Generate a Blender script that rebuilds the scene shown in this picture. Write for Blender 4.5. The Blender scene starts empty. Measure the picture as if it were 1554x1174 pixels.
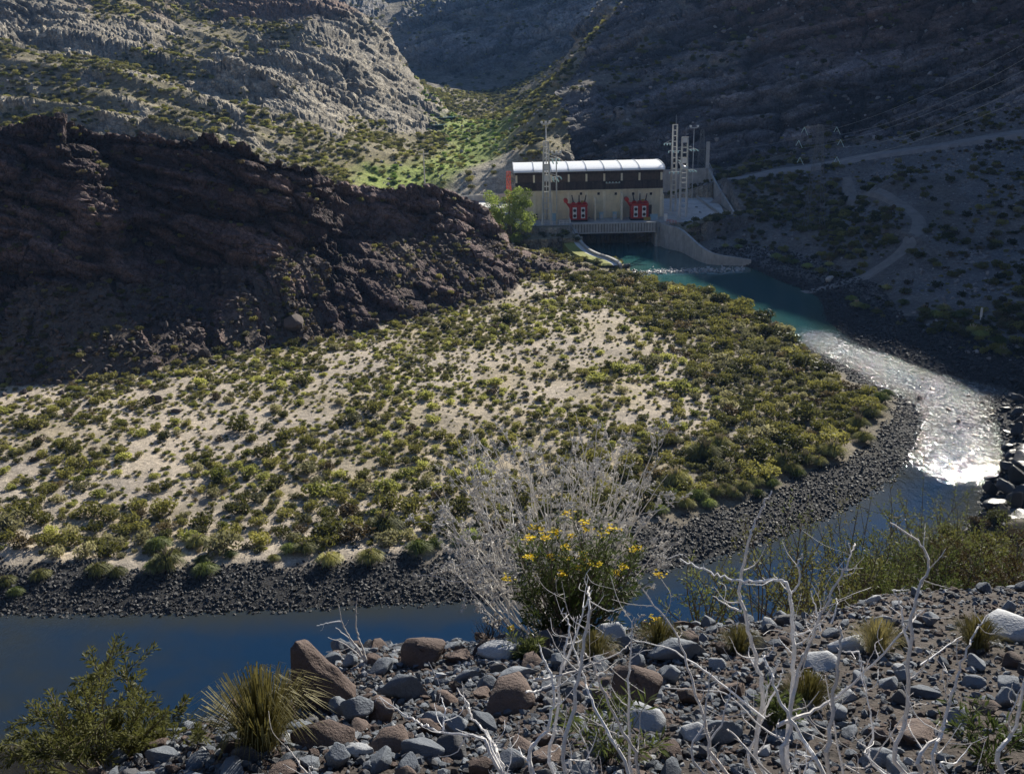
import bpy, bmesh, math, random
import numpy as np
from mathutils import Vector, Matrix

# ------------------------------------------------------------------ camera, sky, sun, exposure
random.seed(7)
RNG = np.random.default_rng(7)
SC = bpy.context.scene
COL = SC.collection
PI = math.pi
F_PX, CX, CY = 1525.0, 777.0, 587.0
PITCH = math.radians(18.0)
ROLL = math.radians(1.35)
CAM_Z = 49.5
SUN_AZ = math.radians(29.0)      # to the right of the view direction
SUN_EL = math.radians(27.5)

cam = bpy.data.cameras.new('camera')
camo = bpy.data.objects.new('camera', cam)
COL.objects.link(camo)
cam.sensor_width = 36.0
cam.lens = 36.0 * F_PX / 1554.0
cam.clip_start = 0.1
cam.clip_end = 9000.0
_f = Vector((0, math.cos(PITCH), -math.sin(PITCH)))
_u0 = Vector((0, math.sin(PITCH), math.cos(PITCH)))
_x0 = Vector((1, 0, 0))
_r = _x0 * math.cos(ROLL) - _u0 * math.sin(ROLL)
_u = _x0 * math.sin(ROLL) + _u0 * math.cos(ROLL)
camo.matrix_world = Matrix(((_r.x, _u.x, -_f.x, 0), (_r.y, _u.y, -_f.y, 0), (_r.z, _u.z, -_f.z, CAM_Z), (0, 0, 0, 1)))
SC.camera = camo

world = bpy.data.worlds.new('World')
SC.world = world
world.use_nodes = True
wn = world.node_tree
sky = wn.nodes.new('ShaderNodeTexSky')
sky.sky_type = 'NISHITA'
sky.sun_disc = False
sky.sun_elevation = SUN_EL
sky.sun_rotation = SUN_AZ
sky.air_density = 1.0
sky.dust_density = 0.6
sky.altitude = 1300
sky.ozone_density = 4.0
bg = wn.nodes['Background']
wn.links.new(sky.outputs[0], bg.inputs[0])
bg.inputs[1].default_value = 0.05

sl = bpy.data.lights.new('sun', 'SUN')
sl.energy = 5.0
sl.angle = math.radians(0.53)
sl.color = (1.0, 0.94, 0.82)
slo = bpy.data.objects.new('sun', sl)
COL.objects.link(slo)
SUN = Vector((math.sin(SUN_AZ) * math.cos(SUN_EL), math.cos(SUN_AZ) * math.cos(SUN_EL), math.sin(SUN_EL)))
slo.rotation_euler = SUN.to_track_quat('Z', 'Y').to_euler()
slo.location = (60, 60, 300)

SC.view_settings.view_transform = 'Standard'
SC.view_settings.look = 'None'
SC.view_settings.gamma = 1.0
SC.view_settings.use_curve_mapping = False
SC.view_settings.exposure = 0.95
SC.render.engine = 'CYCLES'
SC.cycles.max_bounces = 6
SC.cycles.transparent_max_bounces = 8
SC.cycles.diffuse_bounces = 3
SC.cycles.glossy_bounces = 2
SC.cycles.caustics_reflective = False
SC.cycles.caustics_refractive = False
SC.cycles.use_denoising = True
SC.cycles.volume_bounces = 0

# ------------------------------------------------------------------ pixel <-> world
def ray(px, py):
    u = (px - CX) / F_PX
    v = (CY - py) / F_PX
    d = _f + _r * u + _u * v
    return d
def PZ(px, py, z=0.0):
    """pixel -> point on the level z"""
    d = ray(px, py)
    t = (z - CAM_Z) / d.z
    return Vector((d.x * t, d.y * t, z))
def PD(px, py, y):
    """pixel -> point at distance y along the valley"""
    d = ray(px, py)
    t = y / d.y
    return Vector((d.x * t, y, CAM_Z + d.z * t))

# ------------------------------------------------------------------ noise in numpy
def _hash(i, j, k, s):
    h = (i.astype(np.int64) * 374761393 + j.astype(np.int64) * 668265263 + k.astype(np.int64) * 2147483647 + s * 1274126177) & 0xFFFFFFFF
    h = ((h ^ (h >> 13)) * 1274126177) & 0xFFFFFFFF
    h = ((h ^ (h >> 16)) * 2246822519) & 0xFFFFFFFF
    return ((h ^ (h >> 15)) & 0xFFFFFF).astype(np.float32) / np.float32(0xFFFFFF)
def vnoise(x, y, z=None, seed=0):
    """value noise in -1..1"""
    x = np.asarray(x, np.float64); y = np.asarray(y, np.float64)
    xi = np.floor(x); yi = np.floor(y); fx = x - xi; fy = y - yi
    fx = fx * fx * fx * (fx * (fx * 6 - 15) + 10); fy = fy * fy * fy * (fy * (fy * 6 - 15) + 10)
    if z is None:
        k = np.zeros_like(xi)
        a = _hash(xi, yi, k, seed); b = _hash(xi + 1, yi, k, seed)
        c = _hash(xi, yi + 1, k, seed); d = _hash(xi + 1, yi + 1, k, seed)
        return ((a + (b - a) * fx) * (1 - fy) + (c + (d - c) * fx) * fy) * 2 - 1
    z = np.asarray(z, np.float64); zi = np.floor(z); fz = z - zi
    fz = fz * fz * (3 - 2 * fz)
    o = []
    for q in (0, 1):
        a = _hash(xi, yi, zi + q, seed); b = _hash(xi + 1, yi, zi + q, seed)
        c = _hash(xi, yi + 1, zi + q, seed); d = _hash(xi + 1, yi + 1, zi + q, seed)
        o.append((a + (b - a) * fx) * (1 - fy) + (c + (d - c) * fx) * fy)
    return (o[0] + (o[1] - o[0]) * fz) * 2 - 1
def fbm(x, y, z=None, octv=4, seed=0, gain=0.5, ridged=False):
    s = 0; a = 1.0; tot = 0; f = 1.0
    for o in range(octv):
        n = vnoise(x * f + 17.3 * o, y * f - 9.1 * o, None if z is None else z * f + 4.7 * o, seed + o)
        if ridged: n = 1 - 2 * np.abs(n)
        s = s + a * n; tot += a; a *= gain; f *= 2.03
    return s / tot
def cells(x, y, z, seed=0):
    """3d cells: (random value of the cell, f2-f1)"""
    xi = np.floor(x); yi = np.floor(y); zi = np.floor(z)
    f1 = np.full(x.shape, 9.0); f2 = np.full(x.shape, 9.0); val = np.zeros(x.shape)
    for a in (-1, 0, 1):
        for b in (-1, 0, 1):
            for c in (-1, 0, 1):
                i, j, k = xi + a, yi + b, zi + c
                px = i + _hash(i, j, k, seed); py = j + _hash(i, j, k, seed + 1); pz = k + _hash(i, j, k, seed + 2)
                d = (px - x) ** 2 + (py - y) ** 2 + (pz - z) ** 2
                near = d < f1
                f2 = np.where(near, f1, np.minimum(f2, d))
                val = np.where(near, _hash(i, j, k, seed + 3), val)
                f1 = np.where(near, d, f1)
    return val, np.sqrt(f2) - np.sqrt(f1)
def sstep(a, b, x):
    t = np.clip((x - a) / (b - a), 0, 1)
    return t * t * (3 - 2 * t)
def smax(a, b, k):
    h = np.clip(0.5 + 0.5 * (a - b) / k, 0, 1)
    return b + (a - b) * h + k * h * (1 - h)

def poly_dist(x, y, pts, closed=True):
    """distance to a polyline, parameter of the nearest point (in points), side sign for closed = inside -1"""
    x = np.asarray(x, np.float64); y = np.asarray(y, np.float64)
    best = np.full(x.shape, 1e9); par = np.zeros(x.shape); side = np.ones(x.shape)
    inside = np.zeros(x.shape, bool)
    n = len(pts)
    for i in range(n if closed else n - 1):
        ax, ay = pts[i][0], pts[i][1]; bx, by = pts[(i + 1) % n][0], pts[(i + 1) % n][1]
        dx, dy = bx - ax, by - ay
        L = dx * dx + dy * dy + 1e-12
        t = np.clip(((x - ax) * dx + (y - ay) * dy) / L, 0, 1)
        d = np.hypot(x - ax - t * dx, y - ay - t * dy)
        nb = d < best
        best = np.where(nb, d, best); par = np.where(nb, i + t, par)
        if closed:
            if ay != by:
                c = ((ay > y) != (by > y)) & (x < (bx - ax) * (y - ay) / (by - ay) + ax)
                inside ^= c
        else:
            cr = dx * (y - ay) - dy * (x - ax)
            side = np.where(nb, np.sign(cr), side)
    if closed:
        return np.where(inside, -best, best)
    return best, par, side
def spline(pts, n=8):
    """catmull-rom through points (tuples of any length)"""
    P = [np.array(p, float) for p in pts]
    P = [2 * P[0] - P[1]] + P + [2 * P[-1] - P[-2]]
    out = []
    for i in range(1, len(P) - 2):
        for k in range(n):
            t = k / n
            a, b, c, d = P[i - 1], P[i], P[i + 1], P[i + 2]
            out.append(0.5 * (2 * b + (c - a) * t + (2 * a - 5 * b + 4 * c - d) * t * t + (3 * b - a - 3 * c + d) * t ** 3))
    out.append(P[-2])
    return out

# ------------------------------------------------------------------ the lie of the land
DECK_Z = 6.5
def _w(px, py, z=0.0):
    p = PZ(px, py, z); return (p.x, p.y)
river_inner = [_w(*q) for q in ((955, 402), (962, 418), (1000, 432), (1060, 441), (1120, 461), (1172, 492), (1215, 523), (1288, 560), (1335, 590), (1384, 612),
                                (1390, 650), (1372, 700), (1328, 742), (1240, 790), (1110, 838), (1000, 866), (880, 893), (760, 908), (560, 918), (300, 929), (0, 930), (-300, 915), (-900, 880))]
river_near = [(-200, 62.0), (-120, 63.0), (-60, 64.0), (-30, 65.5), (-12, 66), (6, 68), (20, 73), (33, 83), (42, 93)]
river_right = [_w(*q) for q in ((1478, 795), (1497, 752), (1524, 700), (1520, 650), (1505, 612), (1530, 590), (1420, 565), (1345, 535), (1300, 520), (1255, 485), (1240, 450), (1180, 425), (1140, 407), (1090, 396))]
river_outer = river_near + river_right
tail_bed = [_w(1040, 383), _w(998, 368), (43, 281), (17.2, 281), (17.2, 272), _w(905, 393)]
RIVER = [tuple(p) for p in spline(river_inner, 4)] + [tuple(p) for p in spline(river_outer, 4)] + tail_bed

CTRL = []
def cz(px, py, z): p = PZ(px, py, z); CTRL.append((p.x, p.y, p.z))
def cd(px, py, y): p = PD(px, py, y); CTRL.append((p.x, p.y, p.z))
def cw(x, y, z): CTRL.append((x, y, z))
for a in ((100, 850, 1.2), (600, 820, 1.2), (1200, 690, 1.3), (1310, 590, 1.3), (1150, 490, 1.4), (1000, 440, 1.6), (200, 720, 2), (600, 620, 2.4), (900, 510, 2.4), (0, 640, 3.6), (440, 530, 3.2),
          (640, 470, 3.2), (850, 430, 2.8), (-300, 780, 2.5), (-600, 700, 4)): cz(*a)
# right bank up to the road
for a in ((1180, 418, 1.2), (1260, 430, 2.0), (1300, 490, 1.6), (1420, 520, 1.8), (1540, 560, 2.2), (1450, 450, 3.0), (1540, 480, 3.2), (1700, 560, 4), (1380, 420, 3.6),
          (1150, 380, 3.0), (1320, 400, 4.2), (1060, 355, 5.0), (1110, 335, 6.5), (1160, 345, 5.5), (1240, 345, 5.5), (1300, 325, 6.5), (1480, 380, 4.4),
          (1554, 400, 4.5), (1700, 400, 7)): cz(*a)
for a in ((1080, 275, 308), (1180, 258, 312), (1300, 240, 315), (1420, 222, 315), (1554, 203, 312), (1750, 180, 300), (1310, 285, 280), (1350, 300, 265), (1385, 322, 250), (1394, 340, 240), (1380, 362, 228), (1330, 376, 220), (1270, 384, 216), (1215, 388, 214),
          (1450, 250, 290), (1554, 240, 285), (1554, 300, 255)): cd(*a)
# right mountain
for a in ((835, 232, 335), (900, 232, 345), (1000, 228, 350), (1100, 225, 345), (1200, 215, 340), (1300, 200, 336), (1420, 190, 330), (1554, 172, 322),
          (838, 165, 372), (880, 130, 390), (950, 130, 388), (1050, 130, 376), (1200, 130, 362), (1350, 130, 350), (1500, 130, 342),
          (905, 60, 440), (1000, 60, 416), (1150, 60, 392), (1300, 60, 376), (1450, 60, 362), (1554, 60, 352),
          (975, -20, 470), (1100, -20, 435), (1300, -20, 402), (1500, -20, 382), (1650, -20, 370)): cd(*a)
for a in ((150, 520, 136), (110, 600, 124), (190, 470, 151), (235, 420, 173), (225, 365, 140), (270, 380, 180), (285, 330, 175), (330, 420, 205), (300, 600, 225), (230, 300, 110), (330, 240, 190), (260, 180, 60), (420, 150, 200), (180, 160, 15), (500, 500, 330), (450, 900, 400)): cw(*a)  # crest above the view, heights shaped for where its shadow falls
# valley of the creek
for a in ((600, 275, 335), (690, 262, 345), (750, 240, 365), (745, 212, 405), (700, 205, 440), (690, 185, 520), (665, 172, 570), (725, 158, 620), (745, 138, 700), (845, 127, 600), (770, 180, 480)): cd(*a)
for a in ((-15, 318, 7.4), (5, 322, 7.4), (-20, 300, 7.0), (-25, 280, 6), (0, 290, 6.5), (30, 335, 8.5), (60, 330, 9)): cw(*a)
# sunlit hillside on the left
for a in ((-200, 160, 330), (0, 172, 345), (0, 100, 400), (0, 10, 465), (-200, 40, 420), (200, 160, 360), (200, 90, 425), (180, 10, 500), (330, 175, 372), (300, 100, 455), (300, 30, 540), (400, 200, 360),
          (420, 150, 412), (420, 110, 440), (400, 50, 520), (470, 120, 450), (480, 60, 500), (480, 200, 385), (540, 110, 470), (540, 65, 525), (590, 150, 470), (640, 130, 520), (655, 150, 540), (540, 200, 410), (610, 195, 440),
          (420, 5, 560), (500, 5, 590), (560, 225, 370), (480, 235, 352)): cd(*a)
for a in ((-60, 260, 9), (-110, 260, 14), (-160, 240, 22), (-40, 275, 7), (-300, 280, 60), (-230, 620, 170), (-330, 520, 190), (-450, 400, 190), (-210, 700, 165), (-600, 800, 300), (-230, 840, 150), (-300, 1000, 260)): cw(*a)
# far mountains
for a in ((545, 20, 560), (575, 52, 550), (600, 82, 545), (640, 140, 620), (600, 120, 660), (565, 95, 700), (540, 70, 760), (600, 112, 780), (560, 90, 860), (520, 40, 900),
          (575, 42, 960), (640, 108, 815), (700, 118, 800), (760, 118, 785), (820, 100, 795), (880, 70, 815), (640, 60, 860), (700, 60, 845), (760, 60, 840), (820, 50, 835), (650, 25, 915), (700, 5, 900), (760, -10, 905), (850, -20, 890), (610, 75, 870)): cd(*a)
for a in ((-110, 1120, 95), (60, 1050, 190), (130, 1200, 225), (300, 1300, 310), (-20, 1250, 200), (-60, 1400, 200), (-160, 1500, 190), (-130, 2000, 300), (-300, 2000, 420), (60, 2000, 330), (-330, 1400, 300), (60, 690, 60), (120, 780, 100), (40, 600, 58), (600, 1700, 500), (-800, 1700, 500), (0, 2600, 600), (900, 2500, 700), (-1000, 2600, 700), (-330, 1100, 200)): cw(*a)
# the camera's own side
for a in ((-40, 55, 8), (0, 57, 9), (30, 66, 8), (50, 84, 7), (75, 110, 5), (110, 120, 14), (-100, 50, 14), (-300, 60, 25), (0, -60, 72), (-100, -80, 80), (100, -80, 100), (0, -300, 190), (-300, -300, 190), (300, -300, 220), (-300, -50, 80), (300, 0, 150), (-600, 0, 140), (700, 200, 300), (0, -900, 350), (-1500, 300, 400), (1500, 300, 500), (-900, -900, 400), (900, -900, 400), (-1500, 2600, 700), (-2600, 0, 600), (2600, 0, 700), (2600, 2600, 700), (0, -2600, 600), (-2600, 2600, 600)): cw(*a)
CTRL = np.array(CTRL)
_C2 = 6.0 ** 2
def _kern(ax, ay):
    return np.sqrt((ax[:, None] - CTRL[None, :, 0]) ** 2 + (ay[:, None] - CTRL[None, :, 1]) ** 2 + _C2)
_A = _kern(CTRL[:, 0], CTRL[:, 1]) - 0.35 * np.eye(len(CTRL))
_n = len(CTRL)
_M = np.zeros((_n + 1, _n + 1)); _M[:_n, :_n] = _A; _M[_n, :_n] = 1; _M[:_n, _n] = 1
RBF_W = np.linalg.solve(_M, np.append(CTRL[:, 2], 0))
def regional(x, y):
    out = np.empty(x.size)
    xf, yf = x.ravel(), y.ravel()
    for s in range(0, xf.size, 40000):
        out[s:s + 40000] = _kern(xf[s:s + 40000], yf[s:s + 40000]) @ RBF_W[:-1] + RBF_W[-1]
    return out.reshape(x.shape)

# crest of the dark rock ridge: pixel, distance, height of the cliff under the crest, run of the talus
_crest = [(-420, 190, 165, 28), (-200, 178, 172, 28), (-40, 184, 178, 27), (60, 180, 182, 27), (92, 176, 180, 27), (140, 192, 185, 26), (215, 205, 190, 24), (325, 207, 194, 22), (395, 236, 198, 17), (470, 255, 203, 14), (530, 285, 207, 10),
          (600, 284, 215, 9), (690, 292, 224, 8), (760, 330, 229, 6), (830, 358, 232, 4.5), (900, 386, 233, 3), (938, 402, 234, 1.5)]
CREST = []
for px, py, y, c in _crest:
    p = PD(px, py, y); CREST.append((p.x, p.y, p.z, c))
CREST = np.array(spline(CREST, 6))
CR2 = [(p[0], p[1]) for p in CREST]
def ridge_h(x, y):
    d, t, side = poly_dist(x, y, CR2, closed=False)
    idx = np.arange(len(CREST))
    cz_ = np.interp(t, idx, CREST[:, 2]); cl = np.interp(t, idx, CREST[:, 3])
    cz_ = cz_ + 2.0 * fbm(t * 0.6, t * 0 + 3.3, octv=4, seed=5, gain=0.65) * np.clip(cl / 12, 0.25, 1.0)
    s = -side * d                       # positive on the camera's side
    sp = s + (4.5 * fbm((x - 0.3 * y) / 17, y / 40, octv=3, seed=11, ridged=True) - 1.0 + 1.6 * fbm(x / 6, y / 6, octv=2, seed=12)) * np.clip(cl / 14, 0.1, 1)
    front = np.maximum(sp, 0)
    cliff = np.minimum(front / 0.55, cl + 0 * front)        # steep face
    rest = np.maximum(0.75 * s + 0.25 * front - cl * 0.55, 0) * 0.62
    back = np.maximum(-sp, 0)
    return np.where(sp > 0, cz_ - cliff - rest, cz_ - back * 0.42), s, t

ADDED_BLUFF = [(13, -10), (16, 12), (25, 30), (38, 50), (55, 66), (100, 72), (160, 30), (160, -80), (20, -80)]  # unseen rise first added to shade the terrace, later flattened
def near_h(x, y):
    """the stony terrace the camera stands over and the slope below it"""
    e = np.interp(x, [-30, -4, -2.4, -1.45, -1.2, 0.5, 1.5, 3, 5, 8, 14, 30], [0.5, 1.8, 3.0, 4.6, 5.55, 5.7, 5.9, 6.7, 7.4, 8.4, 10, 14])
    e = e + 0.2 * fbm(x * 0.9, y * 0 + 1, octv=3, seed=21)
    top = CAM_Z - 1.65 - 0.35 * np.minimum(y, e) + np.clip(x - 4.0, 0, 8) * 0.05
    top = top - np.clip(-1.5 - x, 0, 40) * 0.2
    over = np.maximum(y - e, 0)
    z = top - over * 0.83 + 0.28 * (1 - np.exp(-over / 0.7))
    b = -poly_dist(x, y, ADDED_BLUFF)
    z = z + np.clip(b, 0, 18) * 0.5 * sstep(-1, 8, b)
    return z
NEAR_EDGE = ([-200, -40, 8, 25, 36, 46, 60, 90, 140], [62, 64, 69, 76, 88, 94, 96, 100, 100])
ROAD = spline([(p.x, p.y, p.z) for p in (PD(1062, 272, 312), PD(1120, 268, 309), PD(1200, 256, 312), PD(1300, 240, 315), PD(1420, 222, 315), PD(1554, 203, 312), PD(1750, 180, 300))], 8)
TRACK = spline([(p.x, p.y) for p in (PD(1285, 258, 303), PD(1310, 285, 280), PD(1350, 300, 265), PD(1385, 322, 250), PD(1394, 340, 240), PD(1380, 362, 228), PD(1330, 376, 220), PD(1270, 384, 216), PD(1215, 388, 214))], 6)
PLANT = [(-2, 270), (-2, 318), (66, 320), (66, 282), (45, 272)]           # levelled ground of the power station
def height(x, y, full=True):
    """height of the land and the masks used by the materials"""
    x = np.asarray(x, np.float64); y = np.asarray(y, np.float64)
    r = np.hypot(x, y)
    h = regional(x, y)
    dr = poly_dist(x, y, RIVER)
    rd, rs, rt = ridge_h(x, y)
    ridge_on = sstep(20, 40, y) * sstep(-330, -200, x)
    rdm = np.where(ridge_on > 0.01, rd, -50)
    ridge = rdm > h
    h = smax(h, rdm, 1.2)
    nearside = sstep(6, -6, y - np.interp(x, *NEAR_EDGE))
    nh = np.where(r < 200, near_h(x, y), -99)
    wn_ = nearside * sstep(190, 120, r)
    h = h * (1 - wn_) + np.maximum(nh, 0.4) * wn_
    # fall to the water
    bank = np.interp(dr, [0, 1.5, 6, 14, 30, 60], [-0.02, 0.3, 0.9, 2.0, 7.5, 60])
    lim = np.where((wn_ > 0.5), -0.02 + np.maximum(dr, 0) * 0.95, bank)
    lim = np.where(dr > 60, 1e6, lim)
    plantd = poly_dist(x, y, PLANT)
    h = np.minimum(h, lim + np.where(plantd < 6, 30, 0))
    bed = -0.02 - 0.12 * np.clip(-dr, 0, 1.5) - 1.5 * sstep(0.5, 8, -dr)
    h = np.where(dr < 0, np.minimum(bed, h), h)
    h = np.where((plantd < 0) & (dr > 0.3), DECK_Z - 0.15, h)
    m = dict(dr=dr, ridge=ridge, rs=rs, rt=rt, near=wn_, plant=plantd, r=r)
    rdist, _, _ = poly_dist(x, y, ROAD, closed=False)
    tdist, _, _ = poly_dist(x, y, TRACK, closed=False)
    m['road'] = rdist; m['track'] = tdist
    return h, m

# ------------------------------------------------------------------ material helpers
def mat(name):
    m = bpy.data.materials.new(name); m.use_nodes = True
    nt = m.node_tree
    return m, nt, nt.nodes['Principled BSDF']
def N(nt, t, **kw):
    n = nt.nodes.new(t)
    for k, v in kw.items():
        if k in ('inputs',):
            for a, b in v.items(): n.inputs[a].default_value = b
        else: setattr(n, k, v)
    return n
def L(nt, a, b): nt.links.new(a, b)
def ramp(nt, fac, stops, interp='LINEAR'):
    r = nt.nodes.new('ShaderNodeValToRGB')
    r.color_ramp.interpolation = interp
    els = r.color_ramp.elements
    while len(els) > 1: els.remove(els[-1])
    els[0].position = stops[0][0]; els[0].color = stops[0][1]
    for p, c in stops[1:]:
        e = els.new(p); e.color = c
    L(nt, fac, r.inputs[0])
    return r.outputs[0]
def g(v): return (v, v, v, 1)
def mul(nt, a, b, fac=1.0, mode='MULTIPLY'):
    m = nt.nodes.new('ShaderNodeMix'); m.data_type = 'RGBA'; m.blend_type = mode
    if isinstance(fac, float): m.inputs[0].default_value = fac
    else: L(nt, fac, m.inputs[0])
    for s, v in ((6, a), (7, b)):
        if isinstance(v, tuple): m.inputs[s].default_value = v
        else: L(nt, v, m.inputs[s])
    return m.outputs[2]
def math_(nt, op, a, b=None):
    m = nt.nodes.new('ShaderNodeMath'); m.operation = op
    for s, v in ((0, a), (1, b)):
        if v is None: continue
        if isinstance(v, (int, float)): m.inputs[s].default_value = v
        else: L(nt, v, m.inputs[s])
    return m.outputs[0]
def pos(nt, obj=False):
    if obj: return nt.nodes.new('ShaderNodeTexCoord').outputs['Object']
    return nt.nodes.new('ShaderNodeNewGeometry').outputs['Position']
def noise(nt, vec, scale, detail=4, rough=0.55, dist=0.0):
    n = N(nt, 'ShaderNodeTexNoise'); n.inputs['Scale'].default_value = scale; n.inputs['Detail'].default_value = detail
    n.inputs['Roughness'].default_value = rough; n.inputs['Distortion'].default_value = dist
    L(nt, vec, n.inputs['Vector']); return n.outputs[0]
def voro(nt, vec, scale, feature='F1', out=0, rnd=1.0):
    n = N(nt, 'ShaderNodeTexVoronoi', feature=feature); n.inputs['Scale'].default_value = scale
    n.inputs['Randomness'].default_value = rnd
    L(nt, vec, n.inputs['Vector']); return n.outputs[out]
def bump(nt, hgt, strength, dist, prev=None):
    b = N(nt, 'ShaderNodeBump'); b.inputs['Strength'].default_value = strength; b.inputs['Distance'].default_value = dist
    L(nt, hgt, b.inputs['Height'])
    if prev is not None: L(nt, prev, b.inputs['Normal'])
    return b.outputs[0]

def land_material(name, s, bump_d, crack=0.5):
    """tint (albedo kind per vertex) broken up by grain, cracks and patches of size s metres"""
    m, nt, b = mat(name)
    p = pos(nt)
    att = N(nt, 'ShaderNodeAttribute', attribute_name='tint')
    rk = N(nt, 'ShaderNodeAttribute', attribute_name='rock').outputs['Fac']
    n1 = noise(nt, p, 1 / (s * 8), 5, 0.6)
    n2 = noise(nt, p, 1 / s, 6, 0.65)
    n3 = noise(nt, p, 4 / s, 4, 0.6)
    v = voro(nt, p, 1 / s, 'DISTANCE_TO_EDGE')
    c = mul(nt, att.outputs[0], ramp(nt, n1, [(0.3, (0.72, 0.72, 0.74, 1)), (0.7, (1.25, 1.2, 1.12, 1))]))
    c = mul(nt, c, ramp(nt, n2, [(0.3, g(0.6)), (0.55, g(1.0)), (0.75, g(1.35))]))
    c = mul(nt, c, ramp(nt, n3, [(0.35, g(0.75)), (0.65, g(1.2))]))
    cr = ramp(nt, v, [(0.0, g(0.45)), (0.06, g(1.0))])
    c = mul(nt, c, cr, math_(nt, 'MULTIPLY', rk, crack))
    L(nt, c, b.inputs['Base Color'])
    b.inputs['Roughness'].default_value = 0.92
    b.inputs['Specular IOR Level'].default_value = 0.25
    hsum = math_(nt, 'ADD', math_(nt, 'MULTIPLY', n2, 1.0), math_(nt, 'MULTIPLY', n3, 0.35))
    hsum = math_(nt, 'ADD', hsum, math_(nt, 'MULTIPLY', math_(nt, 'MULTIPLY', math_(nt, 'MINIMUM', v, 0.12), rk), 4.0))
    L(nt, bump(nt, hsum, 1.0, bump_d), b.inputs['Normal'])
    return m

# ------------------------------------------------------------------ the land as one continuous surface, cut into its places
def region_tint(X, Y, H, NZ, m):
    """albedo, rockiness and place of every vertex"""
    n = X.shape
    r = m['r']
    fine = fbm(X / 3.0, Y / 3.0, octv=3, seed=31)
    mid = fbm(X / 14.0, Y / 14.0, octv=4, seed=32)
    big = fbm(X / 60.0, Y / 60.0, octv=3, seed=33)
    def c(*v): return np.array(v)[None, None, :] * np.ones(n + (1,))
    def mix(a, b, t): return a * (1 - t[..., None]) + b * t[..., None]
    dr = m['dr']
    flood = c(0.44, 0.385, 0.32)
    col = mix(flood, c(0.36, 0.31, 0.23), sstep(-0.1, 0.5, mid))
    place = np.zeros(n, int)                       # 0 floodplain
    # inner bank: coarse dark cobbles, then earth under the dense scrub
    bankw = np.interp(X, [-80, -25, 8, 35, 45, 55], [7.0, 6.6, 7.2, 6.4, 4.8, 2.2]) * sstep(172, 155, Y) + 0.3
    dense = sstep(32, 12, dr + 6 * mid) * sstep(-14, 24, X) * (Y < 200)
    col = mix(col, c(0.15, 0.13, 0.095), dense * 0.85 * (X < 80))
    cob = sstep(1.4, -1.0, dr - bankw - 1.6 * fine - mid)
    col = mix(col, c(0.030, 0.030, 0.032), cob)  # bank colour darkened to stand for the shaded sides of the cobbles
    # right bank
    _ro = sorted([(p[1], p[0]) for p in river_right] + [(92, 42), (258, 46), (268, 52), (285, 66), (320, 66)])
    right = (X > np.interp(Y, [a[0] for a in _ro], [a[1] for a in _ro])) & (Y > 88) & (r < 520)
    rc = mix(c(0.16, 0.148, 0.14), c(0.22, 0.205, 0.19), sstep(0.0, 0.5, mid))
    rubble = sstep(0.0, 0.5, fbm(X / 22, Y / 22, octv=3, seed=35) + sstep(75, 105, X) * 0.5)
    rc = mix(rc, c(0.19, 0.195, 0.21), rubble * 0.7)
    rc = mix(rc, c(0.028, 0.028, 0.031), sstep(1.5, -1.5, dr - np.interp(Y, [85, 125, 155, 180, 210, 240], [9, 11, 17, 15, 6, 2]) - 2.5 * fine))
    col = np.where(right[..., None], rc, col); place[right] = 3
    # beyond: valley floor and hills
    back = (Y > 256) & ~right | ((m['rs'] < -3) & (Y > 120) & ~right)
    hill = mix(c(0.235, 0.21, 0.135), c(0.32, 0.285, 0.21), sstep(-0.2, 0.4, mid))
    col = np.where(back[..., None], hill, col); place[back] = 2
    # green meadow along the creek
    gd, _, _ = poly_dist(X, Y, MEADOW, closed=False)
    gw = sstep(20, 6, gd + 8 * mid + 3 * fine) * back * (Y > 300) * (Y < 650)
    col = mix(col, c(0.24, 0.21, 0.10), sstep(45, 20, gd + 10 * mid) * back * (Y > 290) * (Y < 640) * 0.8)
    col = mix(col, c(0.30, 0.38, 0.08), gw)
    sandy = sstep(16, 6, np.hypot(X + 8, (Y - 335) * 0.5) + 8 * mid) * back
    col = mix(col, c(0.55, 0.50, 0.42), sandy * (1 - gw) * 0.8)
    # rock
    rock = sstep(0.80, 0.66, NZ + 0.10 * mid)
    rockl = np.zeros(n)
    for (px, py, d, rad) in ROCKS:
        p = PD(px, py, d)
        q = np.sqrt(((X - p.x) / rad) ** 2 + ((Y - p.y) / (rad * 1.4)) ** 2 + ((H - p.z) / rad) ** 2)
        rockl = np.maximum(rockl, sstep(1.25, 0.7, q + 0.35 * mid + 0.2 * fine))
    stripes = sstep(0.24, 0.48, fbm((X * 0.5 + H * 0.8 + Y * 0.1) / 7, (X * 0.8 - H * 0.5) / 40, octv=4, seed=41)) * ((X < -60) | (H > 38)) * (Y > 250)
    rockl = np.maximum(rockl, stripes * 0.9)
    rockl = rockl * back
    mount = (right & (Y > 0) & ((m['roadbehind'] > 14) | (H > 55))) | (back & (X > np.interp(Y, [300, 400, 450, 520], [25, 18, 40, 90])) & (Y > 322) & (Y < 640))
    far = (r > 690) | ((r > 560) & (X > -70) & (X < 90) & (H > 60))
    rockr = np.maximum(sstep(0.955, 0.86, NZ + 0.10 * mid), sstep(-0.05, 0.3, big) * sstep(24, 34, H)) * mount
    rock_all = np.clip(np.maximum.reduce([rock * (~right | mount), rockl, rockr, far * sstep(0.93, 0.85, NZ + 0.05 * mid)]), 0, 1)
    ridge = m['ridge'] & (m['rs'] > -9)
    rr = np.maximum(sstep(0.86, 0.70, NZ + 0.10 * mid), np.maximum(sstep(6, 2, np.abs(m['rs'])), sstep(-75, -30, X) * sstep(0.10, -0.15, mid + 0.3 * fine - 0.12) * sstep(1.5, 4, H - 1.5))) * ridge
    rock_all = np.where(ridge, rr, rock_all)
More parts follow.
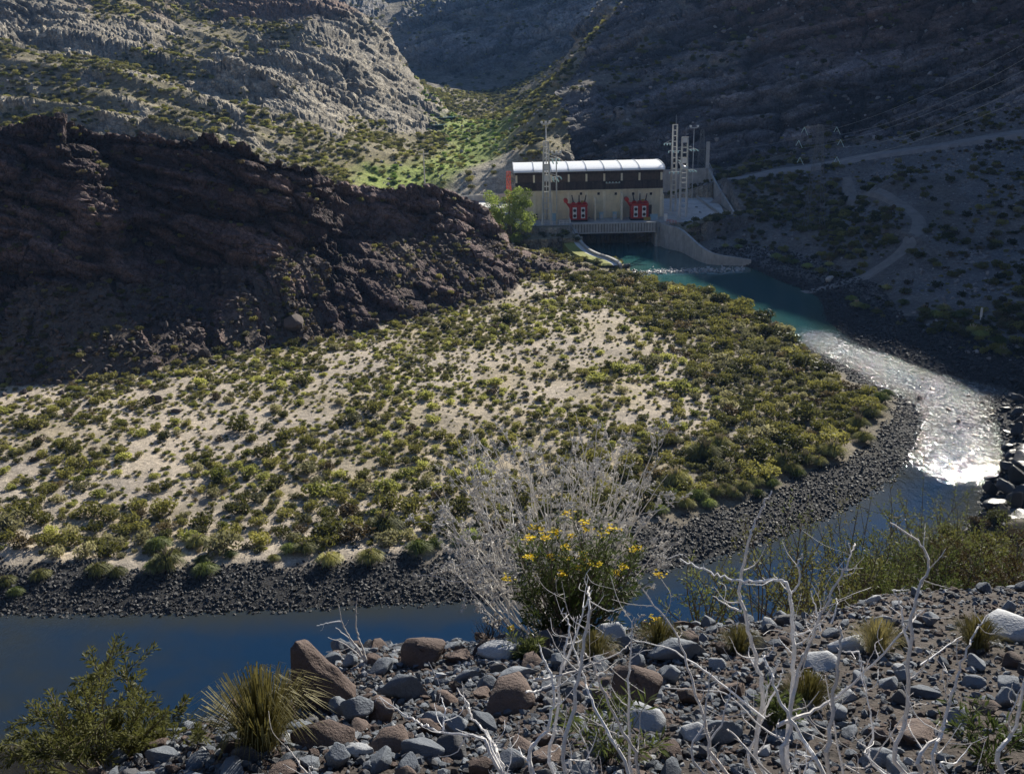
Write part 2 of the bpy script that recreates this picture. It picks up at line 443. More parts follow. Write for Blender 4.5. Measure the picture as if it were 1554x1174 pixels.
    grey = mix(c(0.33, 0.30, 0.25), c(0.47, 0.43, 0.36), sstep(-0.3, 0.4, fine))
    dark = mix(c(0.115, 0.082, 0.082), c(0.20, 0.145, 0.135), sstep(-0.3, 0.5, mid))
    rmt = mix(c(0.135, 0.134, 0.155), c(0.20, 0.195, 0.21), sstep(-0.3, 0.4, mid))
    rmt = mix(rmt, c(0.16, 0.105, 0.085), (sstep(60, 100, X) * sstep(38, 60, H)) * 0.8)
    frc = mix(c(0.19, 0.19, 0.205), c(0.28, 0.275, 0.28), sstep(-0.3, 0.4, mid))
    red = sstep(1.3, 0.8, np.sqrt(((X - CLIFF.x) / 75) ** 2 + ((H - CLIFF.z - 10) / 20) ** 2)) * (Y > 470) * (Y < 720)
    rk = mix(grey, c(0.27, 0.19, 0.155), red)
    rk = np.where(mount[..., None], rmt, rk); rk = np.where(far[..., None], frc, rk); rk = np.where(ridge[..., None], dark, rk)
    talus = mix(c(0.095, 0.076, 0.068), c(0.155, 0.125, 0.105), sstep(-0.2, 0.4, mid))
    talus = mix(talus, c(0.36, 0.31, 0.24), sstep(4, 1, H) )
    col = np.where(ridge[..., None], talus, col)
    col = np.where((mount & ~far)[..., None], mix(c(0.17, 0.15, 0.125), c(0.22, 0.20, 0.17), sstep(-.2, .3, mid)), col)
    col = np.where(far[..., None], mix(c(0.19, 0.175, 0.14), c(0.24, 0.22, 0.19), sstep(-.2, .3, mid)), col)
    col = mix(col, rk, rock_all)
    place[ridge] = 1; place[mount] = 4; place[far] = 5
    near = m['near'] > 0.5
    nc = mix(c(0.062, 0.052, 0.048), c(0.095, 0.08, 0.074), sstep(-0.2, 0.4, fine))
    nc = mix(nc, c(0.075, 0.07, 0.05), sstep(8, 14, r) * 0.7)
    col = np.where(near[..., None], nc, col); place[near] = 6
    rock_all = np.where(near, np.where(r > 14, rock * 0.6, 0.0), rock_all)
    # bed of the river
    wet = dr < 0
    col = np.where(wet[..., None], mix(c(0.06, 0.06, 0.045), c(0.10, 0.09, 0.06), sstep(-.2, .3, fine)), col)
    rock_all = np.where(dr < 4, rock_all * 0.3, rock_all)
    rock_all = np.where(m['plant'] < 2, 0, rock_all)
    return col, rock_all, place, dict(flood=(place == 0), cob=cob, dense=dense, ridge=ridge, mount=mount, far=far, back=back, right=right, gw=gw, sandy=sandy, rubble=rubble)

MEADOW = spline([(p.x, p.y) for p in (PD(655, 175, 560), PD(690, 190, 500), PD(725, 205, 430), PD(742, 215, 405), PD(700, 240, 365), PD(640, 262, 345), PD(590, 275, 335))], 5)
ROCKS = [(330, 110, 450, 16), (400, 120, 440, 22), (450, 130, 445, 26), (510, 120, 460, 30), (560, 150, 455, 24), (600, 170, 450, 18), (625, 140, 500, 24), (540, 70, 515, 26), (590, 100, 500, 22),
         (30, 50, 440, 16), (110, 60, 440, 20), (170, 65, 445, 22), (40, 20, 460, 22), (300, 150, 405, 9), (420, 165, 400, 12), (490, 170, 420, 16), (140, 140, 385, 7), (220, 125, 400, 8),
         (480, 15, 560, 40), (400, 15, 560, 30), (640, 118, 520, 14)]
CLIFF = PD(400, 5, 560)
HARD = {}
def build_land():
    ang = np.concatenate([np.arange(-180, -60, 3.0), np.arange(-60, -33, 1.0), np.arange(-33, -30, 0.3), np.arange(-30, 30.3, 0.085), np.arange(30.6, 46, 0.35), np.arange(46, 62, 1.0), np.arange(62, 180.1, 3.0)])
    ang[-1] = 180.0
    A = np.radians(ang)
    nr = 880
    rd = np.exp(np.linspace(math.log(1.2), math.log(2300), 1100))
    sub = np.arange(0, len(A), 6); sub = np.append(sub, len(A) - 1)
    Xs = np.sin(A[sub])[None, :] * rd[:, None]; Ys = np.cos(A[sub])[None, :] * rd[:, None]
    Hs, _ = height(Xs, Ys)
    # rows spread evenly over the view angle where the land can be seen, wide apart behind the crests
    el = np.arctan2(Hs - CAM_Z, rd[:, None]); el2 = np.maximum.accumulate(el, axis=0)
    seen = el > el2 - 0.012
    de = np.minimum(np.abs(np.diff(el, axis=0)), 0.02)
    met = de * np.where(seen[:-1], 1.0, 0.12) * np.interp(rd[:-1], [1, 9, 12, 55, 65, 3300], [0.3, 0.3, 0.15, 0.15, 1.0, 1.0])[:, None] + (np.log(rd[1] / rd[0]) * 0.035)
    cdf = np.vstack([np.zeros((1, len(sub))), np.cumsum(met, axis=0)]); cdf /= cdf[-1:]
    k = np.ones(5) / 5
    pad = np.pad(cdf, ((0, 0), (2, 2)), mode='edge'); cdf = sum(pad[:, i:i + cdf.shape[1]] for i in range(5)) / 5
    u = np.linspace(0, 1, nr)
    Rs = np.stack([np.interp(u, cdf[:, j], rd) for j in range(len(sub))], axis=1)
    R = np.stack([np.interp(np.arange(len(A)), sub, Rs[i]) for i in range(nr)], axis=0)
    X = np.sin(A)[None, :] * R; Y = np.cos(A)[None, :] * R
    H, m = height(X, Y)
    _, _, side = poly_dist(X, Y, ROAD, closed=False)
    m['roadbehind'] = side * m['road']
    # relief of the loose ground
    dr = m['dr']
    away = np.clip(dr / 4, 0, 1) * np.clip(m['plant'] / 3, 0, 1) * np.clip(np.minimum(m['road'], m['track']) / 14, 0.1, 1)
    rel = np.where(m['near'] > 0.5, 0.05, np.where(m['r'] < 240, 0.30, 1.2))
    rel = rel * np.interp(m['r'], [0, 300, 600, 1200, 3000], [1, 1, 2, 7, 15])
    sc = np.interp(m['r'], [0, 14, 60, 300, 1000, 3000], [0.8, 0.8, 6, 16, 60, 160])
    # (two fixed scales so that the noise does not depend on the distance)
    loc = fbm(X / 7, Y / 7, octv=4, seed=51) * np.where(m['r'] < 40, 0, 0.28) + fbm(X / 0.8, Y / 0.8, octv=3, seed=52) * np.where(m['r'] < 40, 0.05, 0) \
        + fbm(X / 30, Y / 30, octv=5, seed=53) * np.interp(m['r'], [200, 300, 3000], [0, 2.2, 3]) * np.where(m['ridge'], 0, 1) * np.where(m['near'] > 0.5, 0, 1) \
        + fbm(X / 140, Y / 140, octv=5, seed=54, ridged=True) * np.interp(m['r'], [720, 1000, 2300], [0, 9, 45])
    spur = fbm((Y + 0.22 * X) / 42, X / 120, octv=3, seed=55, ridged=True) * 7.0 * sstep(-55, -110, X - 0.12 * (Y - 330)) * sstep(290, 350, Y) * sstep(800, 620, Y)
    H = H + loc * away + spur
    def normals(X, Y, Z):
        P = np.stack([X, Y, Z], -1)
        du = np.gradient(P, axis=1); dv = np.gradient(P, axis=0)
        n_ = np.cross(du, dv); n_ /= np.linalg.norm(n_, axis=-1, keepdims=True) + 1e-9
        n_[n_[..., 2] < 0] *= -1
        return n_
    NN = normals(X, Y, H)
    col, rock, place, mk = region_tint(X, Y, H, NN[..., 2], m)
    # bare rock: beds, blocks and clefts pushed out along the normal
    sel = (rock > 0.03) & (np.abs(np.degrees(A))[None, :] < 47) & (m['r'] > 20)
    x, y, z = X[sel], Y[sel], H[sel]
    rw = rock[sel]
    isr = mk['ridge'][sel]; ism = mk['mount'][sel]; isf = mk['far'][sel]
    w_left = 0.45 * x + 0.15 * y + 0.85 * z
    w_rid = 0.36 * x + 0.05 * y + 0.93 * z
    w_mt = -0.18 * x + 0.98 * z
    w = np.where(isr, w_rid, np.where(ism | isf, w_mt, w_left))
    S = np.where(isf, 3.2, np.where(ism, 1.25, np.where(isr, 0.9, 1.15)))
    a1 = (x * 0.8 - 0.5 * z * (~isr)) / S; a2 = y / S
    wob = fbm(x / (20 * S), y / (20 * S), z / (20 * S), octv=3, seed=61)
    beds = fbm(a1 / 16, a2 / 16, (w / S + 3 * wob) / 2.6, octv=4, seed=62, gain=0.55)
    cb, ceb = cells(a1 / 17.0 + 0.6 * wob, a2 / 17.0, (w / S) / 7.0 + 0.5 * wob, seed=69)
    cv, ce = cells(a1 / 8.0 + wob, a2 / 8.0, (w / S) / 3.0 + 0.7 * wob, seed=71)
    cv2, ce2 = cells(a1 / 3.0, a2 / 3.0, (w / S) / 1.4 + wob, seed=77)
    rid = fbm(a1 / 30, a2 / 30, (w / S) / 36, octv=3, seed=64, ridged=True)
    D = S * (1.5 * beds + np.where(isr, 1.5, 2.4) * (cb - 0.5) + np.where(isr, 0.9, 1.4) * (cv - 0.5) + 0.5 * (cv2 - 0.5) + 1.6 * rid + np.where(isr, 1.3, 0.5) * fbm(a1 / 40, a2 / 40, (w / S + 2 * wob) / 1.5, octv=2, seed=67) - 1.2 * sstep(0.10, 0.0, ceb) - 0.7 * sstep(0.12, 0.0, ce) - 0.25 * sstep(0.12, 0.0, ce2))
    D = D * np.clip(rw, 0, 1) * np.where(isr, 0.8, 1.0) * np.where(isr & (z < 4), 0.4, 1)
    D3 = NN[sel] * D[:, None]
    D3[:, 2] *= 0.7
    X[sel] += D3[:, 0]; Y[sel] += D3[:, 1]; H[sel] += D3[:, 2]
    # beds of different stone; clefts darkened in the colour to deepen the relief
    k2 = np.where(ism | isf | isr, 1.0, 0.45)
    thin_beds = fbm(a1 / 40, a2 / 40, (w / S + 2 * wob) / 1.1, octv=2, seed=66)
    tone = 1 + k2 * (0.9 * beds + 0.6 * thin_beds + 0.4 * (cv - 0.5) + 0.4 * (cv2 - 0.5) + 0.4 * (cb - 0.5) - 0.45 * sstep(0.14, 0.0, ceb) - 0.35 * sstep(0.12, 0.0, ce))
    tone = np.clip(tone, 0.35, 2.0)
    col[sel] *= (1 + (tone - 1) * np.clip(rw, 0, 1))[:, None]
    nc = len(A)
    V = np.stack([X, Y, H], -1).reshape(-1, 3)
    i, j = np.meshgrid(np.arange(nr - 1), np.arange(nc - 1), indexing='ij')
    q = np.stack([i * nc + j, i * nc + j + 1, (i + 1) * nc + j + 1, (i + 1) * nc + j], -1).reshape(-1, 4)
    q = q[:, ::-1]
    pl = place.reshape(-1)[q]
    fp = np.max(pl, axis=1)
    names = ['floodplain', 'rock_ridge', 'valley_hillside', 'right_bank_slope', 'right_mountain', 'far_mountains', 'near_slope']
    mats = [land_material('floodplain_earth', 0.7, 0.14, 0.2), land_material('ridge_rock', 1.1, 0.5, 0.7), land_material('hillside_rock_and_soil', 1.8, 0.8, 0.6), land_material('rubble_slope', 0.9, 0.35, 0.7),
            land_material('mountain_rock', 2.0, 0.9, 0.6), land_material('far_rock', 7.0, 3.5, 0.4), land_material('stony_soil', 0.09, 0.025, 0.5)]
    colf = np.clip(col.reshape(-1, 3), 0.01, 0.9); rkf = rock.reshape(-1)
    for k_, nm in enumerate(names):
        f = q[fp == k_]
        if not len(f): continue
        used, inv = np.unique(f, return_inverse=True)
        f = inv.reshape(-1, 4)
        me = bpy.data.meshes.new(nm)
        me.vertices.add(len(used)); me.vertices.foreach_set('co', V[used].astype(np.float32).ravel())
        me.loops.add(len(f) * 4); me.loops.foreach_set('vertex_index', f.astype(np.int32).ravel())
        me.polygons.add(len(f)); me.polygons.foreach_set('loop_start', np.arange(0, len(f) * 4, 4, dtype=np.int32))
        me.polygons.foreach_set('use_smooth', np.full(len(f), k_ in (0, 3, 6)))
        a = me.attributes.new('tint', 'FLOAT_COLOR', 'POINT')
        a.data.foreach_set('color', np.hstack([colf[used], np.ones((len(used), 1))]).astype(np.float32).ravel())
        a = me.attributes.new('rock', 'FLOAT', 'POINT'); a.data.foreach_set('value', rkf[used].astype(np.float32))
        me.materials.append(mats[k_]); me.update(); me.validate()
        o = bpy.data.objects.new(nm, me); COL.objects.link(o)
        o['kind'] = 'structure'
    # sampler for standing things on the surface
    HARD.update(X=X, Y=Y, H=H, place=place, rock=rock, col=col, nz=NN[..., 2], nn=NN, mk=mk, m=m, A=A, R=R)
build_land()
# ground height under a point, from the surface built above
def _sampler():
    A = HARD['A']; R = HARD['R']; H = HARD['H']; X = HARD['X']; Y = HARD['Y']
    def ground(x, y, fields=()):
        x = np.atleast_1d(np.asarray(x, float)); y = np.atleast_1d(np.asarray(y, float))
        a = np.arctan2(x, y); r = np.hypot(x, y)
        j = np.clip(np.searchsorted(A, a) - 1, 0, len(A) - 2); fj = np.clip((a - A[j]) / (A[j + 1] - A[j]), 0, 1)
        out = np.zeros(len(x)); ii = np.zeros(len(x), int)
        for k in range(len(x)):
            c0 = R[:, j[k]]; c1 = R[:, j[k] + 1]
            out[k] = np.interp(r[k], c0, H[:, j[k]]) * (1 - fj[k]) + np.interp(r[k], c1, H[:, j[k] + 1]) * fj[k]
            ii[k] = min(max(np.searchsorted(c0, r[k]), 0), len(c0) - 1)
        return out, ii, j
    return ground
ground = _sampler()
def gz(x, y): return float(ground([x], [y])[0][0])

# ------------------------------------------------------------------ water
def water_material():
    m, nt, b = mat('river_water')
    p = pos(nt)
    dep = N(nt, 'ShaderNodeAttribute', attribute_name='depth').outputs['Fac']
    rap = N(nt, 'ShaderNodeAttribute', attribute_name='rapid').outputs['Fac']
    grn = N(nt, 'ShaderNodeAttribute', attribute_name='green').outputs['Fac']
    n1 = noise(nt, p, 0.25, 4, 0.6)
    deep = mul(nt, (0.005, 0.022, 0.055, 1), (0.028, 0.10, 0.10, 1), grn, 'MIX')
    shal = mul(nt, (0.026, 0.028, 0.022, 1), (0.04, 0.10, 0.085, 1), grn, 'MIX')
    d2 = math_(nt, 'ADD', dep, math_(nt, 'MULTIPLY', math_(nt, 'SUBTRACT', n1, 0.5), 0.5))
    c = mul(nt, shal, deep, ramp(nt, d2, [(0.1, g(0)), (0.6, g(1))]), 'MIX')
    # foam on the rapids
    mp = N(nt, 'ShaderNodeMapping'); mp.inputs['Scale'].default_value = (1.0, 0.55, 1.0); mp.inputs['Rotation'].default_value = (0, 0, 0.5)
    L(nt, p, mp.inputs['Vector'])
    fo = noise(nt, mp.outputs[0], 1.6, 6, 0.7, 0.6)
    fm = math_(nt, 'MULTIPLY', ramp(nt, fo, [(0.50, g(0)), (0.62, g(1))]), rap)
    c = mul(nt, c, (0.62, 0.70, 0.76, 1), math_(nt, 'MULTIPLY', fm, 0.45), 'MIX')
    L(nt, c, b.inputs['Base Color'])
    L(nt, math_(nt, 'ADD', math_(nt, 'MULTIPLY', rap, 0.05), 0.03), b.inputs['Roughness'])
    b.inputs['IOR'].default_value = 1.33; b.inputs['Specular IOR Level'].default_value = 0.5
    w1 = noise(nt, mp.outputs[0], 1.1, 4, 0.6, 0.4)
    w2 = noise(nt, mp.outputs[0], 4.6, 3, 0.6, 0.5)
    hh = math_(nt, 'ADD', math_(nt, 'MULTIPLY', w1, 1.0), math_(nt, 'MULTIPLY', w2, 0.35))
    hh = math_(nt, 'MULTIPLY', hh, math_(nt, 'ADD', math_(nt, 'MULTIPLY', rap, 2.4), 0.07))
    L(nt, bump(nt, hh, 1.0, 0.26), b.inputs['Normal'])
    return m
RAP = [_w(1300, 545), _w(1380, 590), _w(1460, 640)]
def build_water():
    st = 0.45
    xs = np.arange(-180, 85, st); ys = np.arange(58, 285, st)
    X, Y = np.meshgrid(xs, ys, indexing='ij')
    X = X.copy(); Y = Y.copy()
    dr = poly_dist(X, Y, RIVER)
    keep = dr < 2.0
    kq = keep[:-1, :-1] & keep[1:, :-1] & keep[:-1, 1:] & keep[1:, 1:]
    d, t, _ = poly_dist(X, Y, RAP, closed=False)
    rap = sstep(27, 3, d + 1.5 + 3 * fbm(X / 6, Y / 6, octv=2, seed=81))
    rap = np.maximum(rap, 0.5 * sstep(4.5, 1.0, np.abs(Y - PZ(1030, 412).y - 2 * fbm(X / 5, Y / 5, octv=2, seed=82))) * (X > 24) * (X < 56))
    rap = np.maximum(rap, 0.02 * sstep(24, 8, np.hypot(X - 62, (Y - 120))) )
    Z = 0.0 + rap * (0.16 * fbm(X / 1.7, Y / 1.7, octv=3, seed=83) + 0.10 * fbm(X / 0.7, Y / 0.7, octv=2, seed=84)) * sstep(1.0, -1.0, dr)
    green = sstep(140, 210, Y)
    depth = np.clip(-dr / 9, 0, 1)
    depth = np.where(Y < 98, np.minimum(depth, np.interp(X, [-80, -45, -24, -6], [0.15, 0.28, 0.55, 1.0])), depth)
    idx = -np.ones(X.shape, int)
    i, j = np.nonzero(kq)
    f = np.stack([i * len(ys) + j, (i + 1) * len(ys) + j, (i + 1) * len(ys) + j + 1, i * len(ys) + j + 1], -1)
    used, inv = np.unique(f, return_inverse=True); f = inv.reshape(-1, 4)
    V = np.stack([X, Y, Z], -1).reshape(-1, 3)[used]
    me = bpy.data.meshes.new('river'); me.from_pydata(V.tolist(), [], f.tolist())
    me.polygons.foreach_set('use_smooth', np.ones(len(f), bool))
    for nm, arr in (('depth', depth), ('rapid', rap), ('green', green)):
        a = me.attributes.new(nm, 'FLOAT', 'POINT'); a.data.foreach_set('value', arr.reshape(-1)[used].astype(np.float32))
    me.materials.append(water_material()); me.update()
    o = bpy.data.objects.new('river_water', me); COL.objects.link(o); o['kind'] = 'structure'
build_water()

# ------------------------------------------------------------------ builders
class MB:
    def __init__(s): s.v = []; s.f = []; s.m = []
    def add(s, vs, fs, mi=0):
        b = len(s.v); s.v += [tuple(v) for v in vs]; s.f += [tuple(b + i for i in f) for f in fs]; s.m += [mi] * len(fs)
    def box(s, x0, x1, y0, y1, z0, z1, mi=0):
        s.add([(x0, y0, z0), (x1, y0, z0), (x1, y1, z0), (x0, y1, z0), (x0, y0, z1), (x1, y0, z1), (x1, y1, z1), (x0, y1, z1)],
              [(0, 3, 2, 1), (4, 5, 6, 7), (0, 1, 5, 4), (1, 2, 6, 5), (2, 3, 7, 6), (3, 0, 4, 7)], mi)
    def bar(s, a, b, w, h=None, mi=0):
        a = Vector(a); b = Vector(b); h = h or w
        d = (b - a).normalized()
        up = Vector((0, 0, 1)) if abs(d.z) < 0.95 else Vector((0, 1, 0))
        r = d.cross(up).normalized() * (w / 2); u = r.cross(d).normalized() * (h / 2)
        s.add([a - r - u, a + r - u, a + r + u, a - r + u, b - r - u, b + r - u, b + r + u, b - r + u],
              [(0, 1, 2, 3), (4, 7, 6, 5), (0, 4, 5, 1), (1, 5, 6, 2), (2, 6, 7, 3), (3, 7, 4, 0)], mi)
    def tube(s, pts, rads, n=6, mi=0, cap=True):
        pts = [Vector(p) for p in pts]
        if not hasattr(rads, '__len__'): rads = [rads] * len(pts)
        b = len(s.v)
        prev = None
        for i, p in enumerate(pts):
            d = (pts[min(i + 1, len(pts) - 1)] - pts[max(i - 1, 0)]).normalized()
            if prev is None:
                r = d.cross(Vector((0, 0, 1)) if abs(d.z) < 0.9 else Vector((1, 0, 0))).normalized()
            else:
                r = (prev - d * prev.dot(d)).normalized()
            prev = r
            u = d.cross(r)
            for k in range(n):
                a = 2 * PI * k / n
                s.v.append(tuple(p + (r * math.cos(a) + u * math.sin(a)) * rads[i]))
        for i in range(len(pts) - 1):
            for k in range(n):
                s.f.append((b + i * n + k, b + i * n + (k + 1) % n, b + (i + 1) * n + (k + 1) % n, b + (i + 1) * n + k)); s.m.append(mi)
        if cap:
            s.f.append(tuple(b + k for k in reversed(range(n)))); s.m.append(mi)
            e = b + (len(pts) - 1) * n
            s.f.append(tuple(e + k for k in range(n))); s.m.append(mi)
    def cyl(s, a, b, r, n=12, mi=0): s.tube([a, b], r, n, mi)
    def prism(s, poly, y0, y1, mi=0):
        """outline in x,z pushed from y0 to y1"""
        n = len(poly)
        s.add([(p[0], y0, p[1]) for p in poly] + [(p[0], y1, p[1]) for p in poly],
              [tuple(range(n)), tuple(n + i for i in reversed(range(n)))] + [(i, n + i, n + (i + 1) % n, (i + 1) % n) for i in range(n)], mi)
    def build(s, name, mats, parent=None, smooth=False):
        me = bpy.data.meshes.new(name)
        me.from_pydata(s.v, [], s.f)
        for m in (mats if isinstance(mats, (list, tuple)) else [mats]): me.materials.append(m)
        if any(s.m): me.polygons.foreach_set('material_index', np.array(s.m, np.int32))
        bm = bmesh.new(); bm.from_mesh(me); bmesh.ops.recalc_face_normals(bm, faces=bm.faces); bm.to_mesh(me); bm.free()
        if smooth: me.polygons.foreach_set('use_smooth', np.ones(len(me.polygons), bool))
        me.update()
        o = bpy.data.objects.new(name, me); COL.objects.link(o)
        if parent is not None: o.parent = parent
        return o
def tag(o, label, cat, group=None):
    o['label'] = label; o['category'] = cat
    if group: o['group'] = group
    return o
def empty(name, loc=(0, 0, 0), label=None, cat=None, group=None):
    o = bpy.data.objects.new(name, None); COL.objects.link(o); o.location = loc; o.empty_display_size = 0.5
    if label: tag(o, label, cat, group)
    return o
def copy_tree(o, parent=None):
    c = o.copy(); COL.objects.link(c); c.parent = parent
    for ch in list(o.children): copy_tree(ch, c)
    return c

def plain(name, col, rough=0.7, metal=0.0, var=0.25, scale=1.5, bmp=0.0, streak=0.0, spec=0.4):
    m, nt, b = mat(name)
    p = pos(nt)
    n1 = noise(nt, p, scale, 5, 0.65)
    c = mul(nt, tuple(col) + (1,), ramp(nt, n1, [(0.3, g(1 - var)), (0.7, g(1 + var))]))
    if streak:
        mp = N(nt, 'ShaderNodeMapping'); mp.inputs['Scale'].default_value = (0.5, 0.5, 0.10); L(nt, p, mp.inputs['Vector'])
        n2 = noise(nt, mp.outputs[0], 2.0, 5, 0.7)
        c = mul(nt, c, ramp(nt, n2, [(0.38, g(1 - streak)), (0.62, g(1.05))]))
    L(nt, c, b.inputs['Base Color'])
    b.inputs['Roughness'].default_value = rough; b.inputs['Metallic'].default_value = metal; b.inputs['Specular IOR Level'].default_value = spec
    if bmp: L(nt, bump(nt, noise(nt, p, scale * 6, 4), 0.6, bmp), b.inputs['Normal'])
    return m
M = {}
M['cream'] = plain('cream_wall_paint', (0.74, 0.66, 0.47), 0.85, var=0.10, scale=0.5, streak=0.12)
M['pilaster'] = plain('pale_cream_concrete', (0.86, 0.79, 0.60), 0.85, var=0.1, streak=0.15)
M['concrete'] = plain('weathered_concrete', (0.44, 0.43, 0.41), 0.9, var=0.2, scale=0.6, streak=0.18, bmp=0.01)
M['concrete2'] = plain('pale_yard_concrete', (0.50, 0.485, 0.465), 0.9, var=0.22, scale=0.35)
M['bright_concrete'] = plain('white_slab_concrete', (0.66, 0.65, 0.62), 0.85, var=0.1, scale=0.5)
M['plank'] = plain('brown_timber_planks', (0.085, 0.062, 0.048), 0.8, var=0.35, scale=3, streak=0.4)
M['plank2'] = plain('dark_brown_timber_planks', (0.060, 0.045, 0.037), 0.8, var=0.35, scale=3, streak=0.4)
M['infill'] = plain('brown_louvre_infill', (0.095, 0.068, 0.050), 0.75, var=0.3, scale=1.2)
M['roof'] = plain('pale_metal_roofing', (0.88, 0.90, 0.92), 0.38, metal=0.0, var=0.06, scale=0.8, spec=0.6)
M['dark'] = plain('dark_gap_colour', (0.012, 0.012, 0.014), 0.9, var=0.1)
M['red'] = plain('red_transformer_paint', (0.50, 0.035, 0.022), 0.45, var=0.2, scale=1.2, streak=0.2)
M['white'] = plain('white_paint', (0.80, 0.80, 0.78), 0.5, var=0.05)
M['black'] = plain('black_rubber', (0.015, 0.015, 0.017), 0.5, var=0.1)
M['steel'] = plain('galvanised_steel', (0.50, 0.52, 0.54), 0.45, metal=0.35, var=0.12)
M['pole'] = plain('grey_concrete_pole', (0.68, 0.67, 0.63), 0.8, var=0.1, streak=0.2)
M['glass_ins'] = plain('pale_green_glass_insulator', (0.62, 0.80, 0.74), 0.2, var=0.05, spec=0.8)
M['blue'] = plain('pale_blue_cabinet_paint', (0.30, 0.46, 0.55), 0.5, var=0.08)
M['ochre'] = plain('ochre_crate', (0.40, 0.28, 0.06), 0.7, var=0.2)
M['cable'] = plain('dull_aluminium_cable', (0.33, 0.34, 0.35), 0.5, metal=0.3, var=0.1)
M['redlattice'] = plain('faded_red_lattice_paint', (0.52, 0.10, 0.06), 0.6, var=0.2)
M['pylon'] = plain('dark_galvanised_pylon_steel', (0.17, 0.175, 0.18), 0.6, metal=0.0, var=0.1)
M['pipe'] = plain('brown_wood_pole', (0.20, 0.16, 0.12), 0.85, var=0.2, streak=0.3)

# ------------------------------------------------------------------ powerhouse
BX0, BX1, BY0, BY1 = 2.3, 43.5, 285.0, 305.0
D0 = DECK_Z
W_TOP = D0 + 7.9; P_TOP = W_TOP + 2.35; R_TOP = P_TOP + 2.15; F_TOP = R_TOP + 0.8; CROWN = F_TOP + 1.35
BAYS = [BX0 + 0.3, 7.5, 12.4, 17.25, 22.2, 27.2, 32.1, 37.05, BX1 - 0.3]
def powerhouse():
    t = empty('powerhouse', (22.8, 285, D0), 'long cream powerhouse with brown timber upper storey and pale barrel roof beside the tailrace', 'building')
    def fin(o): o.parent = t; o.matrix_parent_inverse = Matrix.Translation((-22.8, -285, -D0)); return o
    w = MB(); w.box(BX0, BX1, BY0, BY1, D0 - 0.5, W_TOP)
    w.box(BX0 - 0.12, BX1 + 0.12, BY0 - 0.34, BY0 + 0.3, W_TOP - 0.32, W_TOP + 0.05)
    fin(w.build('wall', M['cream']))
    b = MB(); b.box(BX0 + 0.15, BX1 - 0.15, BY0 + 0.55, BY1 - 0.5, W_TOP + 0.06, R_TOP + 0.3); fin(b.build('upper_wall', M['infill']))
    for i, x in enumerate(BAYS):
        p = MB(); p.box(x - 0.36, x + 0.36, BY0 - 0.28, BY0 + 0.25, D0, W_TOP - 0.33); fin(p.build('pilaster', M['pilaster']))
        c = MB(); c.box(x - 0.26, x + 0.26, BY0 + 0.12, BY0 + 0.62, P_TOP - 0.03, R_TOP - 0.05); fin(c.build('column', M['pilaster']))
    # timber bands: each plank a piece
    pw = 0.46
    me_cache = []
    for mt in (M['plank'], M['plank2']):
        q = MB(); q.box(-pw / 2 + 0.02, pw / 2 - 0.02, -0.05, 0.05, 0, 1)
        o = q.build('plank', mt); me_cache.append(o.data); bpy.data.objects.remove(o)
    nb = int((BX1 - BX0 + 0.2) / pw)
    for k in range(nb):
        for (zb, zt, yy) in ((W_TOP + 0.06, P_TOP, BY0 - 0.06), (R_TOP - 0.02, F_TOP + 0.02, BY0 - 0.02)):
            o = bpy.data.objects.new('plank', me_cache[0 if random.random() < 0.55 else 1]); COL.objects.link(o)
            o.location = (BX0 - 0.1 + pw * (k + 0.5), yy + random.uniform(-0.015, 0.015), zb - random.uniform(0, 0.05)); o.scale = (1, 1, zt - zb)
            fin(o)
    bk = MB(); bk.box(BX0 - 0.05, BX1 + 0.05, BY0 + 0.03, BY0 + 0.52, W_TOP + 0.08, P_TOP - 0.04); bk.box(BX0 - 0.05, BX1 + 0.05, BY0 + 0.06, BY0 + 0.6, R_TOP, F_TOP); fin(bk.build('band_backing', M['plank2']))
    # barrel roof, one panel per bay with a raised seam between them
    ymid = (BY0 + BY1) / 2; half = (BY1 - BY0) / 2 + 0.6
    def arc(n=14, dz=0.0):
        return [(ymid - half * math.cos(PI * k / n), F_TOP + 0.02 + dz + (CROWN - F_TOP) * math.sin(PI * k / n) ** 0.8) for k in range(n + 1)]
    xs = [BX0 - 0.5] + BAYS[1:-1] + [BX1 + 0.5]
    for i in range(len(xs) - 1):
        p = MB(); a = arc(); lo = arc(dz=-0.12)
        x0, x1 = xs[i] + 0.1, xs[i + 1] - 0.1
        for k in range(len(a) - 1):
            p.add([(x0, a[k][0], a[k][1]), (x1, a[k][0], a[k][1]), (x1, a[k + 1][0], a[k + 1][1]), (x0, a[k + 1][0], a[k + 1][1]),
                   (x0, lo[k][0], lo[k][1]), (x1, lo[k][0], lo[k][1]), (x1, lo[k + 1][0], lo[k + 1][1]), (x0, lo[k + 1][0], lo[k + 1][1])],
                  [(0, 1, 2, 3), (7, 6, 5, 4), (0, 4, 5, 1), (3, 2, 6, 7), (0, 3, 7, 4), (1, 5, 6, 2)])
        fin(p.build('roof_panel', M['roof']))
    for i, x in enumerate(xs):
        p = MB(); a = arc(dz=0.16); lo = arc(dz=-0.16)
        for k in range(len(a) - 1):
            p.add([(x - 0.11, a[k][0], a[k][1]), (x + 0.11, a[k][0], a[k][1]), (x + 0.11, a[k + 1][0], a[k + 1][1]), (x - 0.11, a[k + 1][0], a[k + 1][1]),
                   (x - 0.11, lo[k][0], lo[k][1]), (x + 0.11, lo[k][0], lo[k][1]), (x + 0.11, lo[k + 1][0], lo[k + 1][1]), (x - 0.11, lo[k + 1][0], lo[k + 1][1])],
                  [(0, 1, 2, 3), (7, 6, 5, 4), (0, 4, 5, 1), (3, 2, 6, 7), (0, 3, 7, 4), (1, 5, 6, 2)])
        fin(p.build('roof_rib', M['steel']))
